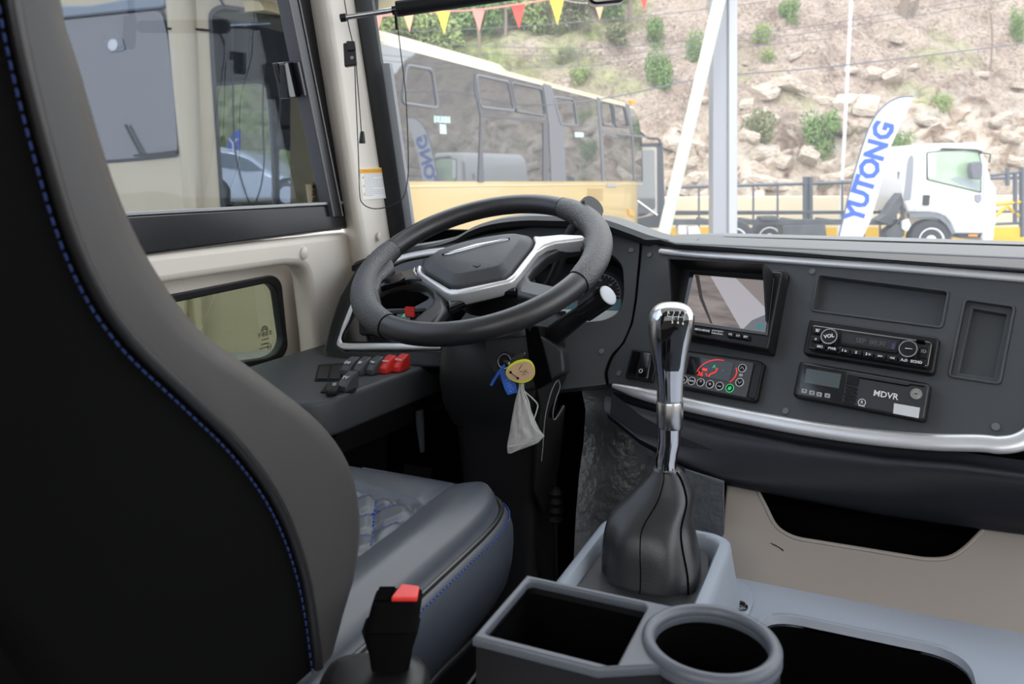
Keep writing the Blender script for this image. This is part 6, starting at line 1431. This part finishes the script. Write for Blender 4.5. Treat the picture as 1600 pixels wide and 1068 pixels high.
tube('blind_rod', [PSd2.off(-.15).hit3(360, 40), PSd2.off(-.15).hit3(422, 37)], .015, M['satin'], bb, n=6)
for L in (((362, 42), (363, 60), (365, 200), (370, 250), (380, 290), (390, 318)), ((425, 80), (416, 88), (412, 120), (411, 200), (413, 250), (408, 290), (400, 315)), ((440, 140), (438, 170), (437, 210))):
    tube('blind_cord', cr_pts([PSd2.off(-.12).hit3(*p) for p in L], 4), .008, M['frame'], bb, n=5)
loft('cord_weight', [ell(PSd2.off(-.12).hit3(438, y_), (1, 0, 0), (0, 1, 0), r_, r_, 10) for y_, r_ in ((208, .015), (213, .025), (226, .035))], M['frame'], bb)
# dark interior with an opening on the far side
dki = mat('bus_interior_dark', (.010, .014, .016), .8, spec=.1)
box('ceiling_light_stop', PSd2.pt(.55, 1.95, -1), (3.2, 2.6, .06), bgp, bb)
plate('rear_light_stop', Pl(PSd2.pt(1.72, 0, -1), PSd2.N, (0, 0, 1)), [(-.9, -1.5), (.9, -1.5), (.9, 1.9), (-.9, 1.9)], -.03, 0, dki, bb, px=False)  # this sheet and the ceiling above are added unseen to keep skylight out
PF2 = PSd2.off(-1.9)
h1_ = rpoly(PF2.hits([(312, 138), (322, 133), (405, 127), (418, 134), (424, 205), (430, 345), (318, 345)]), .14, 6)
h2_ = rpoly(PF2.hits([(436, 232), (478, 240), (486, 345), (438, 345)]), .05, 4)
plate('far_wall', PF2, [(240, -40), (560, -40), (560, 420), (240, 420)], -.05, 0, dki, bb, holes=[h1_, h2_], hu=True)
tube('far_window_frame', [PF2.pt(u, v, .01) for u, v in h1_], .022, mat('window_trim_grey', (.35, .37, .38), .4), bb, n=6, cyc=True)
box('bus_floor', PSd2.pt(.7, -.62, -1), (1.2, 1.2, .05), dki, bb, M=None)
bsw = [PSd2.off(-.5).hit3(x, y) for x, y in ((236, 330), (238, 305), (252, 296), (272, 298), (285, 312), (287, 332))]
# ground raised behind: terrace and the car on it
ter_z = .93
gquad_pts = [W(200, 283, 14.5), W(520, 283, 14.5), W(520, 283, 40), W(200, 283, 40)]
tb = bmesh.new(); vv = [[tb.verts.new((p.x, p.y, z)) for p in gquad_pts] for z in (0, ter_z)]
tb.faces.new(vv[1]); 
for i in range(4): tb.faces.new((vv[0][i], vv[0][(i+1) % 4], vv[1][(i+1) % 4], vv[1][i]))
struct(bfin('ground', tb, mat('sandy_paving', (.38, .32, .22), .8, var=.5, vs_=1, col2=(.34, .31, .26))))
# ------------------------------------------------------------------ silver car
zc = lambda L: [(120+x/2.67, y/2.67) for x, y in L]
dC = 20.0; PCar = Pl(W(380, 283, dC), cdir(.97, -.22), (0, 0, 1)); PCar.O.z = 0
cr_ = thing('silver_car', 'silver sport utility car standing beyond the beige bus', 'car', Vector((*W(380, 283, dC)[:2], ter_z)))
sil = mat('silver_car_paint', (.52, .54, .58), .25, metal=.3, coat=1)
bodyo = zc([(440, 690), (448, 640), (470, 618), (560, 617), (640, 622), (690, 640), (740, 670), (795, 715), (860, 738), (905, 758), (925, 800), (925, 830), (905, 836), (640, 845), (440, 860)])
plate('body', PCar, bodyo, -1.6, 0, sil, cr_, r=.05, bev=.12)
plate('side_glass', PCar, zc([(548, 645), (600, 636), (665, 645), (720, 668), (780, 712), (700, 716), (560, 690), (548, 672)]), 0, .012, mat('car_glass', (.05, .08, .10), .05, coat=1), cr_, r=.04)
plate('door_pillar', PCar, zc([(662, 644), (672, 646), (680, 714), (671, 713)]), .012, .02, sil, cr_)
tube('roof_rail', [PCar.off(.0).hit3(*p) for p in zc([(490, 622), (600, 617), (680, 634)])], .02, M['satin'], cr_, n=6)
plate('tail_lamp', PCar, zc([(462, 700), (500, 705), (495, 735), (465, 728)]), 0, .02, mat('tail_lamp_pale', (.6, .4, .4), .3), cr_, r=.03)
plate('front_lamp', PCar, zc([(880, 752), (908, 762), (915, 785), (895, 775)]), 0, .02, mat('head_lamp', (.8, .8, .8), .1), cr_, r=.02)
tube('door_line', [PCar.off(.004).hit3(*p) for p in zc([(670, 714), (690, 790), (700, 830)])], .008, M['grey'], cr_, n=4)
tube('door_handle', [PCar.off(.01).hit3(*p) for p in zc([(580, 712), (605, 718)])], .015, M['chrome'], cr_, n=6)
for (x, y) in zc([(580, 812), (878, 808)]):
    u, v = PCar.hit(x, y); r_ = .34
    PP = Pl(PCar.pt(u, ter_z, .02), PCar.U, PCar.V)
    loft('wheel_arch', [ell(PP.pt(0, r_, h_), PP.U, PP.V, r_*1.22, r_*1.22, 28) for h_ in (-.3, -.005)], M['shade_ink_black'], cr_)
    loft('tyre', [ell(PP.pt(0, r_, h_), PP.U, PP.V, q, q, 28) for h_, q in ((-.22, r_*.9), (-.2, r_), (-.02, r_), (.0, r_*.9), (.0, r_*.68), (-.03, r_*.6))], tyre, cr_)
    loft('wheel_rim', [ell(PP.pt(0, r_, h_), PP.U, PP.V, q, q, 28) for h_, q in ((.003, r_*.62), (-.02, r_*.3), (.0, r_*.2))], M['satin'], cr_)
# trees and blue flag beyond the car
def fplant(name, px, py, rx, ry, d, label, cat, kind):
    key = (kind, 1, 'f'); 
    if key not in CM: CM[key] = crown_mesh(31+kind, 2600, .085, (lf1, lf2, lf3, dkl)[kind])
    c = W(px, py, d); s = d/F; zb = ter_z if px > 200 else 0
    o = thing(name, label, cat, (c.x, c.y, zb)); f_ = bpy.data.objects.new('foliage', CM[key]); COL.objects.link(f_); f_.parent = o; f_.location = Vector((0, 0, c.z-zb)); f_.scale = (rx*s, rx*s, ry*s); f_.rotation_euler = (0, 0, px % 6)
    tube('trunk', [Vector((c.x, c.y, zb)), c], .12, barkm, o, n=8); return o
dkl = mat('dark_leaves', (.035, .06, .03), .7, var=.6, vs_=1.5, col2=(.10, .14, .07))
for a_ in ((335, 200, 34, 60, 27, 'dark tree beyond the silver car at the left', 'tree', 3), (372, 218, 30, 44, 28, 'broad dark green tree above the silver car roof', 'tree', 3), (412, 235, 26, 36, 29, 'green tree behind the silver car bonnet', 'tree', 0), (455, 235, 36, 50, 30, 'dark tree at the right of the side window', 'tree', 3), (300, 255, 30, 50, 30, 'dark tree behind the beige bus corner', 'tree', 3), (502, 250, 30, 45, 30, 'tree seen at the front edge of the side window', 'tree', 3), (330, 290, 60, 24, 31, 'low hedge far behind the silver car', 'hedge', 0), (430, 292, 60, 24, 31, 'low hedge behind the car bonnet', 'hedge', 0)): fplant('tree' if a_[6] == 'tree' else 'hedge', *a_)
bf = thing('blue_flag', 'small blue feather flag behind the silver car', 'flag', W(366, 230, 24))
PBf = Pl(W(366, 230, 23), cdir(1, 0), (0, 0, 1))
plate('flag_cloth', PBf, zc([(682, 540), (655, 550), (635, 580), (624, 640), (625, 720), (676, 720), (680, 600)]), -.005, .005, mat('flag_cloth_blue', (.03, .09, .45), .6), bf, smooth=False)
text('Y', PBf, zc([(652, 605)])[0], .5, M['white'], bf, h=.01, name='letter')
tube('flag_pole', [PBf.hit3(*zc([(624, 640)])[0]), Vector((*PBf.hit3(*zc([(626, 830)])[0])[:2], ter_z))], .02, M['grey'], bf, n=6)
yp = tag(tube('yellow_pole', [Vector((*W(323, 283, 22)[:2], ter_z)), W(318, 133, 22)], .03, yel, n=8), 'yellow pole rising beside the silver car tail', 'pole')
ban = thing('hanging_banner', 'dark banner with yellow characters beyond the bus window', 'banner', W(334, 170, 23))
PBa = Pl(W(334, 170, 23), cdir(1, 0), (0, 0, 1)); plate('banner_cloth', PBa, zc([(536, 385), (556, 382), (596, 520), (576, 524)]), -.01, 0, dki, ban)
for i in range(5): plate('yellow_character', PBa, zc([(543+i*8.5, 392+i*27), (553+i*8.5, 390+i*27), (559+i*8.5, 410+i*27), (549+i*8.5, 413+i*27)]), 0, .01, yel, ban)

# ------------------------------------------------------------------ nest the small pieces under the part they belong to
def base(n): return n.split('.')[0]
NEST = {
 'reversing_monitor': {'picture_band': 'screen', 'picture_patch': 'screen', 'picture_hose': 'screen', 'picture_corner': 'screen', 'picture_mark': 'screen', 'lettering': ('button', 'logo_plate')},
 'car_radio': {'knob_ring': 'knob', 'knob_mark': 'knob', 'lettering': ('preset_button', 'side_button', 'knob', 'display', 'card_slot'), 'colour_mark': 'display'},
 'video_recorder': {'lettering': ('faceplate', 'button'), 'lock_slot': 'lock_ring', 'lock': 'lock_ring', 'round_mark': 'faceplate', 'cover_seam': 'faceplate', 'white_label': 'faceplate'},
 'climate_control_panel': {'button_ring': 'button', 'button_mark': 'button', 'lit_arc': 'display', 'seat_symbol': 'display', 'fan_symbol': 'display', 'lettering': 'display'},
 'instrument_cluster': {'dial_ring': 'dial', 'tick_marks': 'dial', 'dial_number': 'dial', 'needle': 'dial', 'lettering': 'dial'},
 'white_truck': {'wheel_rim': 'tyre', 'rim_hole': 'tyre', 'window_post_reflection': 'side_window', 'seat_seen': 'side_window', 'door_seam': 'cab_body', 'door_handle': 'cab_body', 'side_lamp': 'cab_body'},
 'silver_car': {'wheel_rim': 'tyre', 'door_pillar': 'side_glass', 'door_line': 'body', 'door_handle': 'body'},
 'yellow_coach': {'sliding_window_frame': 'window_band', 'window_sticker': 'window_band', 'lettering': 'window_band', 'mullion': 'window_band', 'louvre': 'body', 'body_crease': 'body', 'open_door_glass': 'open_door_frame', 'open_door_trim': 'open_door_frame', 'door_rail': 'open_door_frame'},
 'feather_flag': {'letter': 'flag_cloth'}, 'blue_flag': {'letter': 'flag_cloth'},
 'gear_lever': {'shift_pattern': 'gloss_inlay', 'gear_number': 'gloss_inlay', 'boot_seam': 'boot'},
 'steering_wheel': {'horn_mark': 'horn_pad', 'logo_strip': 'horn_pad', 'strip_groove': 'horn_pad', 'left_button_cap': 'gloss_arm'},
 'steering_column': {'ignition_lip': 'ignition_ring', 'ignition_barrel': 'ignition_ring', 'plate_edge': 'side_plate', 'cowl_slot': 'cowl_face'},
 'driver_seat': {'cushion_piping': 'seat_cushion', 'cushion_stitching': 'seat_cushion', 'quilt_stitching': 'seat_cushion', 'backrest_piping': 'backrest_bolster', 'backrest_stitching': 'backrest_shell', 'side_cover_rib': 'side_cover'},
 'dashboard': {'screw_cap': 'screw_cap_ring', 'tray_lip': 'right_face', 'tray_ledge': 'right_face', 'tray_floor': 'right_face', 'lettering': 'warning_display'},
 'rocker_switch': {'lettering': 'rocker', 'lamp_window': 'rocker'}, 'round_tag': {'handwriting': 'kraft_disc', 'staple': 'kraft_disc', 'punched_hole': 'kraft_disc'},
 'beige_bus': {'bracket_pad': 'screen_bracket', 'windscreen_gasket': 'windscreen', 'cord_weight': 'blind_cord'}, 'warning_sticker': {'printed_lines': 'paper', 'triangle_mark': 'paper', 'heading_print': 'heading_band'},
 'window_1': {'track': 'front_rail', 'latch_grip': 'latch', 'latch_lug': 'latch'}, 'blue_tag': {'lettering': 'tag_plate'}, 'hanging_banner': {'yellow_character': 'banner_cloth'},
}
for t in [o for o in bpy.data.objects if o.parent is None and base(o.name) in NEST]:
    mp = NEST[base(t.name)]; ch_ = list(t.children)
    for c in ch_:
        tg = mp.get(base(c.name))
        if not tg or c.children: continue
        tg = (tg,) if isinstance(tg, str) else tg
        cand = [o for o in ch_ if base(o.name) in tg and o is not c]
        if not cand: continue
        p = min(cand, key=lambda o: (WL[o.name]-WL[c.name]).length)
        c.parent = p; c.location = WL[c.name]-WL[p.name]
